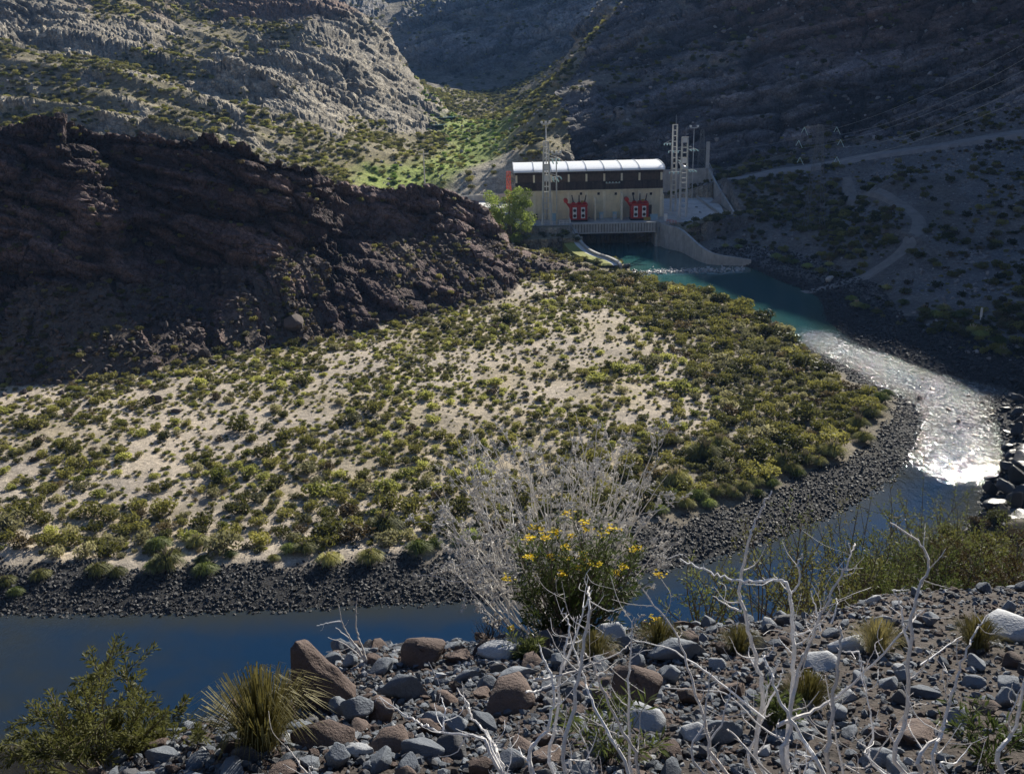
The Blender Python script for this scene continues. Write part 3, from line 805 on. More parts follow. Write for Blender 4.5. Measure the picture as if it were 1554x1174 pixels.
    e = MB(); e.prism([(BX0 + 0.2, F_TOP - 0.3), (BX1 - 0.2, F_TOP - 0.3), (BX1 - 0.2, F_TOP), (BX0 + 0.2, F_TOP)], BY0 + 0.6, BY1 - 0.6); fin(e.build('roof_base', M['plank2']))
    for xe in (BX0 + 0.3, BX1 - 0.3):
        gbl = MB(); a = arc(dz=-0.2); n = len(a)
        gbl.add([(xe - 0.1, q[0], q[1]) for q in a] + [(xe + 0.1, q[0], q[1]) for q in a], [tuple(range(n)), tuple(n + i for i in reversed(range(n)))] + [(i, n + i, n + (i + 1) % n, (i + 1) % n) for i in range(n)])
        fin(gbl.build('gable', M['plank']))
    # small square vents under the timber band
    for px in (191, 556, 678, 797, 918, 1041):
        p = PD(760 + px / 4.57, 190 + 475 / 4.57, BY0)
        v = MB(); v.box(p.x - 0.36, p.x + 0.36, BY0 - 0.04, BY0 + 0.1, p.z - 0.36, p.z + 0.36); vo = fin(v.build('vent', M['dark']))
        fr = MB()
        for (a, c, d, e2) in ((-0.46, 0.46, 0.36, 0.46), (-0.46, 0.46, -0.46, -0.36), (-0.46, -0.36, -0.36, 0.36), (0.36, 0.46, -0.36, 0.36)):
            fr.box(p.x + a, p.x + c, BY0 - 0.09, BY0 + 0.1, p.z + d, p.z + e2)
        fo = fr.build('vent_frame', M['pilaster']); fo.parent = vo
    # fire walls between the transformer bays
    for px, top in ((655, 492), (840, 462)):
        p = PD(760 + px / 4.57, 190 + 640 / 4.57, BY0 - 4.5)
        ht = (640 - top) / 4.57 / 5.4
        f = MB(); f.box(p.x - 0.17, p.x + 0.17, BY0 - 4.5, BY0 - 0.02, D0, D0 + ht); fin(f.build('fire_wall', M['pilaster']))
    # door and a downpipe
    d = MB(); d.box(38.9, 40.6, BY0 - 0.06, BY0 + 0.1, D0 + 0.02, D0 + 3.4); fin(d.build('door', M['infill']))
    d = MB(); d.tube([(43.2, BY0 - 0.25, W_TOP - 0.1), (43.25, BY0 - 0.3, W_TOP - 0.9), (43.75, BY0 - 0.35, W_TOP - 1.8), (43.75, BY0 - 0.35, D0)], 0.16, 8); fin(d.build('downpipe', M['pilaster']))
    return t
powerhouse()
# row of pale glass insulators on a bracket in front of the timber band
def wall_bracket():
    p = PD(930, 277.5, BY0 - 0.3)
    t = empty('wall_insulator_bracket', (p.x, BY0 - 0.1, p.z), 'small bracket of pale green glass insulators on the brown timber band', 'insulator')
    b = MB(); b.box(-2.0, 2.0, -0.55, -0.40, -0.12, 0.02); b.box(-1.4, -1.3, -0.45, 0.05, -0.1, 0); b.box(1.3, 1.4, -0.45, 0.05, -0.1, 0); b.build('bracket', M['steel'], t)
    for k in range(5):
        x = -1.8 + 0.9 * k
        i = MB(); i.tube([(x, -0.48, 0.0), (x, -0.48, 0.1), (x, -0.48, 0.14), (x, -0.48, 0.3), (x, -0.48, 0.36)], [0.1, 0.28, 0.12, 0.25, 0.08], 8); i.build('insulator', M['glass_ins'], t)
wall_bracket()

# ------------------------------------------------------------------ decks, bridge and walls
def solid(name, poly, z0, z1, m, label=None, cat=None, kind=None):
    b = MB(); n = len(poly)
    zt = z1 if hasattr(z1, '__len__') else [z1] * n
    b.add([(p[0], p[1], z0) for p in poly] + [(p[0], p[1], zt[i]) for i, p in enumerate(poly)],
          [tuple(reversed(range(n))), tuple(n + i for i in range(n))] + [(i, (i + 1) % n, n + (i + 1) % n, n + i) for i in range(n)])
    o = b.build(name, m)
    if kind: o['kind'] = kind
    if label: tag(o, label, cat)
    return o
BR0, BR1 = PD(869, 340, 274).x, PD(994.5, 338, 274).x
solid('powerhouse_deck', [(-2, 274), (-2, 317.5), (BX1 + 1.0, 317.5), (BX1 + 1.0, 274)], D0 - 1.2, D0, M['concrete'], kind='structure')
solid('substation_yard', [(BX1 + 1.02, 274), (BX1 + 1.02, 330), (65, 330), (63.5, 300), (60, 276)], D0 - 2.5, [D0, D0 + 0.5, D0 + 0.5, D0 + 0.2, D0], M['concrete2'], kind='structure')
solid('platform', [(-18, 303), (-18, 318), (1.8, 318), (1.8, 303)], 3, 7.6, M['bright_concrete'], kind='structure')
solid('platform_wall', [(-18, 318.05), (-18, 318.5), (2.0, 318.5), (2.0, 318.05)], 6, [9.3, 9.3, 9.9, 9.9], M['concrete'], 'low grey concrete wall behind the white platform left of the powerhouse', 'wall')
def bridge():
    t = empty('deck_bridge', (BR0, 273.5, D0 - 2.4), 'grey concrete deck beam with ribbed parapet spanning the tailrace', 'bridge')
    def fin(o): o.parent = t; o.matrix_parent_inverse = Matrix.Translation((-BR0, -273.5, -(D0 - 2.4))); return o
    b = MB(); b.box(BR0, BR1, 273.2, 274.0, D0 - 2.1, D0 + 0.15); fin(b.build('beam', M['dark']))  # solid beam coloured near black as the dark of the gaps between ribs
    b = MB(); b.box(BR0 - 0.1, BR1 + 0.1, 272.9, 273.6, D0 + 0.16, D0 + 0.42); fin(b.build('coping', M['concrete2']))
    b = MB(); b.box(BR0 - 0.1, BR1 + 0.1, 272.95, 273.6, D0 - 2.4, D0 - 2.12); fin(b.build('lower_edge', M['concrete2']))
    r = MB(); r.box(-0.31, 0.31, 272.96, 273.18, D0 - 2.08, D0 + 0.14); o0 = r.build('rib', M['concrete']); md = o0.data; bpy.data.objects.remove(o0)
    n = 29
    for k in range(n):
        o = bpy.data.objects.new('rib', md); COL.objects.link(o); o.location.x = BR0 + 0.4 + (BR1 - BR0 - 0.8) * k / (n - 1); fin(o)
bridge()
# chamber under the deck with the draft tube openings
M['shade_concrete'] = plain('shade_dark_concrete', (0.06, 0.06, 0.058), 0.6, var=0.3, scale=0.5, streak=0.3)  # concrete darkened in colour for the shade under the deck
solid('tailrace_chamber_wall', [(BR0 - 0.5, 282), (BR0 - 0.5, 283), (BR1 + 0.5, 283), (BR1 + 0.5, 282)], -3, D0 - 1.25, M['shade_concrete'], 'dark concrete back wall of the chamber under the powerhouse deck', 'wall')
for x0, x1, nm in ((BR0 - 0.9, BR0, 'left'), (BR1, BR1 + 0.9, 'right')):
    o = solid('abutment', [(x0, 274.05), (x0, 281.9), (x1, 281.9), (x1, 274.05)], -3, D0 - 1.25, M['concrete'], 'concrete abutment under the %s end of the ribbed deck beam' % nm, 'abutment')
for k in range(2):
    xa = BR0 + (BR1 - BR0) * (k + 1) / 3
    solid('pier', [(xa - 0.5, 279.5), (xa - 0.5, 281.9), (xa + 0.5, 281.9), (xa + 0.5, 279.5)], -3, D0 - 1.25, M['shade_concrete'],
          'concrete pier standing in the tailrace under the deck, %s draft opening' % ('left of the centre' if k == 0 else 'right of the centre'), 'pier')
def wall_along(name, pts, thick, m, label, cat='wall', zb=-2.5, cop=None):
    """wall following points (x, y, top)"""
    P = [Vector(p) for p in pts]
    b = MB(); n = len(P)
    L_, R_ = [], []
    for i, p in enumerate(P):
        d = (P[min(i + 1, n - 1)] - P[max(i - 1, 0)]); d.z = 0; d.normalize()
        s = Vector((-d.y, d.x, 0)) * thick / 2
        L_.append(p + s); R_.append(p - s)
    for i in range(n - 1):
        a, c, d, e = L_[i], L_[i + 1], R_[i + 1], R_[i]
        def lo(v): return (v.x, v.y, zb)
        fs = [(0, 1, 2, 3), (0, 4, 5, 1), (3, 2, 6, 7)]
        if i == 0: fs.append((0, 3, 7, 4))
        if i == n - 2: fs.append((1, 5, 6, 2))
        b.add([a, c, d, e, lo(a), lo(c), lo(d), lo(e)], fs)
    o = b.build(name, m)
    bm = bmesh.new(); bm.from_mesh(o.data); bmesh.ops.remove_doubles(bm, verts=bm.verts, dist=0.001); bmesh.ops.recalc_face_normals(bm, faces=bm.faces); bm.to_mesh(o.data); bm.free()
    return tag(o, label, cat)
def pzs(l): return [tuple(PZ(px, py, z)) for px, py, z in l]
lw = spline([(BR0 - 0.35, 274.2, D0 + 0.5)] + pzs([(874, 352, 4.9), (882, 366, 3.8), (894, 377, 3.1), (908, 384, 2.8), (924, 389, 2.5), (938, 396, 2.1), (942, 402, 1.6)]), 5)
wall_along('curved_retaining_wall', lw, 0.7, M['concrete'], 'curved grey concrete wall sweeping down the left side of the tailrace')
rw = spline([(BR1 + 0.35, 273.9, D0 + 0.5)] + pzs([(1003, 338, 6.4), (1014, 342, 6.3), (1030, 346, 6.1), (1042, 354, 5.4), (1056, 367, 4.4), (1072, 379, 3.4), (1090, 386, 2.6), (1115, 390, 2.1), (1140, 394, 1.5)]), 5)
wall_along('wing_wall', rw, 0.7, M['concrete'], 'tall pale concrete wing wall sloping down the right side of the tailrace')
# path and lawn strip beside the left wall
def side_strip(name, o0, o1, m, up):
    b = MB(); P = [Vector(p) for p in lw[3:-3]]; n = len(P)
    for i, p in enumerate(P):
        d = P[min(i + 1, n - 1)] - P[max(i - 1, 0)]; d.z = 0; d.normalize(); sd = Vector((d.y, -d.x, 0))
        for o, dz in ((o0, -3), (o0, 0), (o1, 0), (o1, -3)):
            q = p + sd * o; b.v.append((q.x, q.y, p.z - 0.75 + up + dz))
    for i in range(n - 1):
        for k in range(3): b.f.append((i * 4 + k, i * 4 + k + 1, (i + 1) * 4 + k + 1, (i + 1) * 4 + k)); b.m.append(0)
    o = b.build(name, m); o['kind'] = 'structure'
M['lawn'] = plain('dry_lawn', (0.26, 0.27, 0.07), 0.95, var=0.3, scale=1.5)
side_strip('wall_path', 0.36, 1.7, M['bright_concrete'], 0.12)
side_strip('lawn', 1.72, 4.6, M['lawn'], 0.2)
# walls of the yard
wall_along('yard_back_wall', [(BX1 + 1.3, 331, D0 + 8.0), (55, 331, D0 + 8.2), (65.3, 331, D0 + 8.4)], 0.5, M['concrete'], 'tall grey concrete wall at the back of the substation yard', zb=3)
p1 = PZ(1092, 328, D0 + 1.5)
wall_along('yard_side_wall', [(65.3, 330.6, D0 + 8.4), (65.2, 318, D0 + 5.4), (64.9, 305, D0 + 3.2), (64.6, 294, D0 + 1.6), (63.6, 283, D0 + 0.9)], 0.5, M['concrete'], 'stepped grey concrete wall sloping down the right side of the substation yard', zb=3)
k0 = MB(); k0.box(59.5, 59.9, 283, 329.5, D0 + 0.02, D0 + 1.0); tag(k0.build('yard_kerb', M['concrete']), 'low concrete upstand running along the right side of the yard', 'kerb')

# ------------------------------------------------------------------ transformers
def transformer(cx, label, gap):
    y0, y1 = 278.6, 282.6
    t = empty('transformer', (cx, 280.5, D0), label, 'transformer', 'red transformers in front of the powerhouse')
    def fin(o, p=None):
        if p is None: o.parent = t
        else: o.parent = p
        return o
    def B(*a): pass
    hw = 2.4
    b = MB(); b.box(-hw, hw, -1.7, 1.8, 0.55, 4.4); b.box(-hw - 0.12, hw + 0.12, -1.82, 1.92, 4.4, 4.58); fin(b.build('tank', M['red']))
    b = MB(); b.box(-hw - 0.1, hw + 0.1, -1.7, 1.7, 0.0, 0.5); fin(b.build('skid', M['black']))
    b = MB()
    for x in (-2.2, 0, 2.2): b.box(x - 0.07, x + 0.07, -1.86, -1.7, 0.6, 4.38)
    fin(b.build('stiffener_ribs', M['red']))
    for sx in (-1.15, 1.15):
        r = MB(); r.box(sx - 0.55, sx + 0.55, -2.25, -1.88, 1.0, 4.0); ro = fin(r.build('cooler_panel', M['white']))
        for zz in (1.75, 3.2):
            f = MB(); f.cyl((sx, -2.34, zz), (sx, -2.2, zz), 0.44, 16); fo = fin(f.build('fan', M['black']), ro)
    # conservator on its bracket, upper left
    c = MB(); c.cyl((-3.5, -1.0, 5.7), (-3.5, 1.4, 5.7), 0.58, 16); fin(c.build('conservator', M['red']))
    c = MB(); c.bar((-3.5, 0, 5.3), (-2.3, 0, 3.8), 0.35, 0.4); c.bar((-3.3, -0.6, 5.2), (-2.3, -0.6, 4.5), 0.22, 0.22); c.bar((-3.5, 0.9, 5.2), (-2.3, 0.9, 3.4), 0.25, 0.25); fin(c.build('conservator_bracket', M['red']))
    for k, x in enumerate((-1.4, 0.2, 1.75)):
        u = MB(); u.cyl((x, 0, 4.55), (x, 0, 5.2), 0.5, 10); uo = fin(u.build('turret', M['red']))
        q = MB(); pts, rr = [], []
        lean = (-0.16, 0.0, 0.16)[k]
        for j in range(11):
            pts.append((x + lean * j / 4, 0, 5.15 + 0.2 * j)); rr.append(0.24 - 0.008 * j if j % 2 else 0.14 - 0.004 * j)
        q.tube(pts, rr, 8); fin(q.build('bushing', M['black']), uo)
    o = MB(); o.box(0.75, 1.6, 0.4, 1.3, 4.6, 5.4); fin(o.build('tap_changer', M['ochre']))
    pp = MB(); pp.tube([(-2.9, -1.0, 4.7), (-1.5, -1.0, 4.95), (2.4, -1.0, 4.95), (2.4, -1.0, 4.5)], 0.14, 8); fin(pp.build('oil_pipe', M['red']))
    return t
TX1 = PD(760 + 538 / 4.57, 327, 280.5).x; TX2 = PD(760 + 958 / 4.57, 325, 280.5).x
transformer(TX1, 'red power transformer in the bay beside the lattice mast and tree end of the powerhouse', None)
transformer(TX2, 'red power transformer in the bay beside the door and substation yard', None)
for px, nm in ((697, 'beside the transformer nearer the tree'), (790, 'beside the transformer nearer the yard')):
    p = PD(760 + px / 4.57, 190 + 640 / 4.57, 283)
    t = empty('cabinet', (p.x, 283, D0), 'small pale blue steel cabinet at the wall foot, %s' % nm, 'cabinet', 'blue cabinets at the wall')
    b = MB(); b.box(-0.55, 0.55, -0.4, 0.4, 0.12, 1.75); b.build('body', M['blue'], t)
    b = MB(); b.box(-0.65, 0.65, -0.5, 0.5, 1.75, 1.9); b.build('cap', M['blue'], t)
    b = MB(); b.box(-0.5, 0.5, -0.35, 0.35, 0, 0.12); b.build('plinth', M['concrete'], t)
    b = MB(); b.box(-0.4, 0.4, -0.43, -0.40, 0.3, 1.3); b.build('door', M['steel'], t)
def box_thing(name, px, py, y, w, d, h, m, label, cat, z=None):
    p = PD(px, py, y); z = D0 if z is None else z
    t = empty(name, (p.x, y, z), label, cat)
    b = MB(); b.box(-w / 2, w / 2, -d / 2, d / 2, 0.08, h); b.build('body', m, t)
    b = MB(); b.box(-w / 2 - 0.05, w / 2 + 0.05, -d / 2 - 0.05, d / 2 + 0.05, h, h + 0.08); b.build('lid', m, t)
    b = MB(); b.box(-w / 2 + 0.05, w / 2 - 0.05, -d / 2 + 0.05, d / 2 - 0.05, 0, 0.08); b.build('base', M['concrete'], t)
    return t
box_thing('switch_cabinet', 841, 330, 281, 1.0, 0.8, 2.1, M['blue'], 'tall narrow grey blue switch cabinet beside the lattice mast', 'cabinet')
box_thing('meter_cabinet', 813, 328, 283.5, 1.1, 0.7, 1.6, M['black'], 'dark low cabinet at the wall behind the green tree', 'cabinet')
box_thing('white_cabinet', 1010, 330, 276.5, 0.9, 0.7, 1.9, M['white'], 'white steel cabinet on the deck corner beside the wing wall', 'cabinet')
box_thing('blue_tank', 992, 329, 279, 2.0, 1.1, 1.5, M['blue'], 'low blue steel tank beside the door of the powerhouse', 'tank')
box_thing('timber_crate', 982, 331, 278.6, 1.8, 1.0, 0.8, M['ochre'], 'low ochre crate on the deck between red transformer and blue tank', 'crate')

def railing(name, pts, label, n=6, m='steel', h=1.1):
    t = empty(name, pts[0], label, 'railing')
    o0 = Vector(pts[0])
    P = [Vector(p) - o0 for p in pts]
    tot = sum((P[i + 1] - P[i]).length for i in range(len(P) - 1))
    for lev in (0.55, h):
        b = MB()
        for i in range(len(P) - 1): b.bar(P[i] + Vector((0, 0, lev)), P[i + 1] + Vector((0, 0, lev)), 0.09)
        b.build('rail', M[m], t)
    q = MB(); q.bar((0, 0, 0), (0, 0, h), 0.1); o = q.build('post', M[m], t); md = o.data
    cnt = 0
    for i in range(len(P) - 1):
        k = max(1, int(round(n * (P[i + 1] - P[i]).length / tot)))
        for j in range(k):
            c = P[i] + (P[i + 1] - P[i]) * ((j + 1) / k)
            o = bpy.data.objects.new('post', md); COL.objects.link(o); o.parent = t; o.location = c
railing('railing', [(PD(849, 336, 274.6).x, 274.6, D0), (BR0 - 0.5, 274.6, D0), (BR0 - 0.5, 279.5, D0)], 'white steel railing on the deck edge between the floodlight mast and transformer', 7, 'white')
railing('railing', [(BR1 + 0.3, 274.6, D0), (47.0, 274.6, D0), (47.0, 280, D0)], 'grey steel railing around the deck corner above the wing wall', 6)
railing('railing', [(50.5, 275.2, D0), (59.0, 277.5, D0 + 0.05), (62.8, 281.2, D0 + 0.2)], 'thin steel railing along the front edge of the substation yard', 8)
# little brown-red handrail below the corner
railing('handrail', [tuple(PZ(1012, 338, D0 + 0.1)), tuple(PZ(1026, 340, D0 + 0.1))], 'short red pipe handrail on the yard corner above the wing wall', 3, 'redlattice', 0.9)

# ------------------------------------------------------------------ masts
def ladder_mast(name, x, y, zb, H, w0, w1, label, n=13, solid_rows=(), m='pole', group=None):
    """portal column of two legs joined by rungs"""
    t = empty(name, (x, y, zb), label, 'mast', group)
    def wx(f): return (w0 + (w1 - w0) * f) / 2
    for s in (-1, 1):
        b = MB()
        b.tube([(s * wx(0), 0, 0), (s * wx(0.5), 0, H * 0.5), (s * wx(1), 0, H)], [0.36, 0.30, 0.24], 4); b.build('leg', M[m], t)
    q = [i / n for i in range(2, n + 1)]
    for i, f in enumerate(q):
        b = MB(); b.box(-wx(f), wx(f), -0.13, 0.13, H * f - 0.22, H * f + 0.02); b.build('rung', M[m], t)
    for i in solid_rows:
        f0, f1 = i / n, (i + 0.85) / n
        b = MB(); b.box(-wx(f1) * 0.9, wx(f1) * 0.9, -0.07, 0.07, H * f0, H * f1); b.build('panel', M['white'], t)
    return t
def string(b, a, c, n=7, r=0.17):
    """insulator string"""
    a = Vector(a); c = Vector(c); pts, rr = [], []
    for i in range(n * 2 + 1):
        pts.append(a + (c - a) * i / (2 * n)); rr.append(r if i % 2 else r * 0.4)
    b.tube(pts, rr, 7)
def arm(t, z, x0, x1, y=0, nstr=3, drop=1.0):
    b = MB(); b.bar((x0, y, z), (x1, y, z), 0.16, 0.2); b.bar((x0 * 0.2, y, z + 1.3), (x1 * 0.95, y, z + 0.1), 0.07); b.build('crossarm', M['steel'], t)
    for k in range(nstr):
        f = (k + 1) / nstr
        q = MB(); xx = x0 + (x1 - x0) * f
        string(q, (xx, y, z - 0.05), (xx + 0.25 * (1 if x1 > x0 else -1), y - 1.6, z - drop * 0.5)); q.build('insulator', M['glass_ins'], t)
pm = PD(830, 339, 275)
mast1 = ladder_mast('lattice_mast', pm.x, 275.2, D0, 22.2, 2.3, 1.15, 'tall pale concrete ladder mast in front of the tree end of the powerhouse', 15, (8, 10), 'pole')
for zz, x1 in ((17.6, 3.4), (12.8, 3.8)):
    arm(mast1, zz, 0.6, x1, 0, 3); arm(mast1, zz - 0.7, 0.6, x1 * 0.8, 0.5, 2)
def flood_mast(x, y, zb, H, label, lamps=3, r=0.24):
    t = empty('floodlight_mast', (x, y, zb), label, 'mast', 'floodlight masts')
    b = MB(); b.tube([(0, 0, 0), (0, 0, H)], [r, r * 0.6], 10); b.build('pole', M['pole'], t, smooth=True)
    b = MB(); b.box(-1.3, 1.3, -0.12, 0.12, H - 0.15, H + 0.02); b.box(-0.9, 0.9, -0.4, 0.4, H - 0.3, H - 0.16); b.build('lamp_bar', M['steel'], t)
    for k in range(lamps):
        x_ = -1.1 + 2.2 * k / max(1, lamps - 1)
        l = MB(); l.box(x_ - 0.32, x_ + 0.32, -0.42, 0.1, H + 0.1, H + 0.65); l.bar((x_, 0, H), (x_, -0.1, H + 0.2), 0.1); l.build('floodlight', M['white'], t)
    return t
p = PD(845, 338, 274.8); flood_mast(p.x, 274.8, D0, 19.0, 'grey floodlight mast with three lamps just beside the pale ladder mast', 3)
p = PD(830.5, 300, 283.2); flood_mast(PD(829.5, 300, 283.4).x, 283.4, D0, 26.3, 'tallest floodlight mast rising behind the pale ladder mast', 3)
p = PD(1050, 300, 318); flood_mast(p.x, 318, D0 + 0.3, 21.8, 'thin floodlight mast with two lamps in the substation yard', 2, 0.17)
pa = PD(1036, 336, 282); pb = PD(1023, 325, 292)
mast2 = ladder_mast('lattice_mast', pa.x, 282, D0, 22.0, 1.9, 1.5, 'front pale ladder mast of the pair in the substation yard', 16, (15, 11), 'pole')
mast3 = ladder_mast('lattice_mast', pb.x, 294, D0 + 0.1, 24.5, 1.4, 1.2, 'rear pale ladder mast of the pair in the substation yard', 16, (), 'pole')
for tt, zz, a, c in ((mast2, 18.6, 0.5, 3.2), (mast2, 18.3, -0.5, -4.4), (mast2, 13.0, 0.5, 2.9), (mast2, 12.6, -0.5, -4.0), (mast3, 19.3, -0.5, -3.0), (mast3, 14.5, 0.5, 3.0)):
    arm(tt, zz, a, c, 0, 3, 0.6)
for tt, h in ((mast2, 22.0), (mast3, 24.5)):
    b = MB(); b.bar((0.2, 0, h - 0.3), (0.2, 0, h + 2.6), 0.06); b.build('lightning_rod', M['steel'], tt)
b = MB(); b.tube([(0.6, -0.3, 13.6), (-0.4, -0.6, 13.9), (-1.7, -0.8, 15.3)], [0.5, 0.55, 0.12], 8); b.build('arrester', M['white'], mast2)
b = MB(); b.bar((-0.75, 0, 9.6), (0.75, 0, 9.6), 0.3); b.build('brace', M['pole'], mast2)
# slab post by the wall, red lattice mast
p = PD(1073, 264, 333); t = empty('slab_post', (p.x, 333, D0 + 5.5), 'tall narrow grey post standing behind the yard wall corner', 'post')
b = MB(); b.box(-0.55, 0.55, -0.2, 0.2, 0, 11.0); b.build('shaft', M['steel'], t); b = MB(); b.box(-0.75, 0.75, -0.4, 0.4, -1.5, 0.0); b.build('foot', M['concrete'], t)
railing('railing', [(65.4, 330.4, D0 + 8.4), (65.3, 324, D0 + 6.9)], 'short steel railing on top of the yard wall corner', 3, 'steel', 1.6)
def lattice(name, x, y, z, H, w0, w1, mkey, label, cat='mast', n=8, th=0.14):
    t = empty(name, (x, y, z), label, cat)
    for sx in (-1, 1):
        for sy in (-1, 1):
            b = MB(); b.bar((sx * w0 / 2, sy * w0 / 2, 0), (sx * w1 / 2, sy * w1 / 2, H), th); b.build('leg', M[mkey], t)
    br = MB()
    for i in range(n):
        f0, f1 = i / n, (i + 1) / n
        a, c = (w0 + (w1 - w0) * f0) / 2, (w0 + (w1 - w0) * f1) / 2
        for (s, q) in (((-1, -1), (1, -1)), ((1, -1), (1, 1)), ((1, 1), (-1, 1)), ((-1, 1), (-1, -1))):
            br.bar((s[0] * a, s[1] * a, H * f0), (q[0] * c, q[1] * c, H * f1), th * 0.6)
            br.bar((q[0] * a, q[1] * a, H * f0), (s[0] * c, s[1] * c, H * f1), th * 0.6)
            br.bar((s[0] * c, s[1] * c, H * f1), (q[0] * c, q[1] * c, H * f1), th * 0.6)
    br.build('bracing', M[mkey], t)
    return t
p = PD(772, 281, 313); lattice('red_lattice_mast', p.x, 313, 7.6, 9.5, 1.5, 1.1, 'redlattice', 'short faded red lattice mast on the platform behind the tree', 'mast', 6, 0.2)
# utility pole on the far meadow
p = PD(645, 284, 318); zz = gz(p.x, 318)
t = empty('utility_pole', (p.x, 318, zz - 0.2), 'lone grey utility pole with a crossarm on the meadow beyond the dark ridge', 'pole')
hh = PD(643, 229, 318).z - zz
b = MB(); b.tube([(0, 0, -0.5), (0, 0, hh)], [0.26, 0.17], 8); b.build('shaft', M['pole'], t)
b = MB(); b.box(-1.6, 1.6, -0.08, 0.08, hh - 0.9, hh - 0.7); b.build('crossarm', M['pole'], t)
for x_ in (-1.4, 0, 1.4):
    b = MB(); b.tube([(x_, 0, hh - 0.7), (x_, 0, hh - 0.55), (x_, 0, hh - 0.35)], [0.07, 0.16, 0.06], 6); b.build('insulator', M['white'], t)

# ------------------------------------------------------------------ pylon on the right slope and its lines
pp = PD(1236, 325, 262); pz = gz(pp.x, 262)
top = PD(1232, 190, 262).z - pz
pyl = lattice('pylon', pp.x, 262, pz, top, 4.6, 1.0, 'pylon', 'dark lattice pylon with glinting insulator arms on the slope below the road', 'pylon', 9, 0.10)
ARM_PTS = []
for k, (f, hw) in enumerate(((0.98, 4.0), (0.86, 5.2), (0.70, 4.6))):
    z = top * f
    b = MB()
    for s in (-1, 1):
        b.bar((0, 0, z + 0.5), (s * hw, -0.4 * s, z), 0.11); b.bar((0, 0, z - 0.7), (s * hw, -0.4 * s, z), 0.08)
    b.build('crossarm', M['pylon'], pyl)
    for s in (-1, 1):
        for e in (0, 1):
            q = MB(); string(q, (s * hw, -0.4 * s, z), (s * hw + (0.9 if e else -0.8), -0.4 * s - 0.4, z - (1.9 if e else 1.3)), 8, 0.10); q.build('insulator', M['glass_ins'], pyl)
        ARM_PTS.append(Vector((pp.x + s * hw + 0.9, 262 - 0.4 * s - 0.4, pz + z - 1.9)))
for k, a in enumerate(ARM_PTS[:5]):
    e = PD(1600, 40 + 22 * k, 180 - 5 * k)
    pts = []
    for i in range(15):
        f = i / 14; q = a.lerp(e, f); q.z -= 5.0 * 4 * f * (1 - f) * 0.5; pts.append(q)
    b = MB(); b.tube(pts, 0.028, 4)
    tag(b.build('power_line', M['cable']), 'thin overhead cable running from the dark pylon up past the mountain', 'cable', 'overhead lines from the pylon')
for k, a in enumerate(ARM_PTS[:3:2]):
    e = Vector((pa.x + 3.0, 282, D0 + (18.6 if k == 0 else 13.0)))
    pts = [a.lerp(e, i / 14) - Vector((0, 0, 2.0 * (i / 14) * (1 - i / 14) * 4 * 0.6)) for i in range(15)]
    b = MB(); b.tube(pts, 0.028, 4)
    tag(b.build('power_line', M['cable']), 'thin overhead cable slung from the yard masts to the dark pylon', 'cable', 'overhead lines from the yard')
# second faint pylon behind the yard wall
p = PD(1072, 235, 330)
p2z = gz(p.x, 338); lattice('pylon', p.x, 338, p2z, 13.5, 2.6, 0.9, 'pylon', 'small dark lattice pylon behind the yard wall, against the shaded mountain', 'pylon', 7, 0.12)
# gauge post on the right bank
p = PZ(1488, 483, 3.0); zz = gz(p.x, p.y)
t = empty('gauge_post', (p.x, p.y, zz), 'small white gauge board on a post on the stony right bank', 'post')
b = MB(); b.box(-0.06, 0.06, -0.06, 0.06, -0.3, 2.4); b.build('shaft', M['white'], t); b = MB(); b.box(-0.22, 0.22, -0.1, -0.06, 0.6, 2.3); b.build('board', M['white'], t)

# ------------------------------------------------------------------ road and track
def ribbon(name, line, w, m, up, edge=0.5):
    L2 = [Vector((p[0], p[1], 0)) for p in line]
    b = MB(); rows = []
    offs = [-w / 2 - edge, -w / 2, -w / 4, 0, w / 4, w / 2, w / 2 + edge]
    for i, p in enumerate(L2):
        d = (L2[min(i + 1, len(L2) - 1)] - L2[max(i - 1, 0)]).normalized(); s = Vector((-d.y, d.x, 0))
        pts = [p + s * o for o in offs]
        hs = ground([q.x for q in pts], [q.y for q in pts])[0]
        rows.append((pts, hs))
    lev = [max(float(np.median(r[1][1:6])), float(np.max(r[1][2:5])) - 0.1) for r in rows]
    lev = [float(np.mean(lev[max(0, i - 2):i + 3])) for i in range(len(lev))]
    for i, (pts, hs) in enumerate(rows):
        for k, q in enumerate(pts):
            q.z = min(hs[k] - 0.25, lev[i]) if k in (0, 6) else max(lev[i] + up, hs[k] + 0.05)
            b.v.append(tuple(q))
    for i in range(len(rows) - 1):
        for k in range(6):
            b.f.append((i * 7 + k, (i + 1) * 7 + k, (i + 1) * 7 + k + 1, i * 7 + k + 1)); b.m.append(0)
    o = b.build(name, m, smooth=True); o['kind'] = 'structure'
    return o
def resamp(line, step):
    out = []
    for i in range(len(line) - 1):
        a, c = np.array(line[i][:2]), np.array(line[i + 1][:2]); n = max(1, int(np.linalg.norm(c - a) / step))
        for k in range(n): out.append(tuple(a + (c - a) * k / n))
    out.append(tuple(line[-1][:2])); return out
M['road'] = plain('gravel_road', (0.27, 0.25, 0.24), 0.95, var=0.2, scale=0.4, bmp=0.03)
M['track'] = plain('dirt_track', (0.21, 0.19, 0.175), 0.95, var=0.22, scale=0.5, bmp=0.04)
ribbon('road', resamp(ROAD, 2.0), 5.0, M['road'], 0.10, 1.2)
ribbon('dirt_track', resamp(TRACK, 1.5), 2.6, M['track'], 0.08, 0.9)

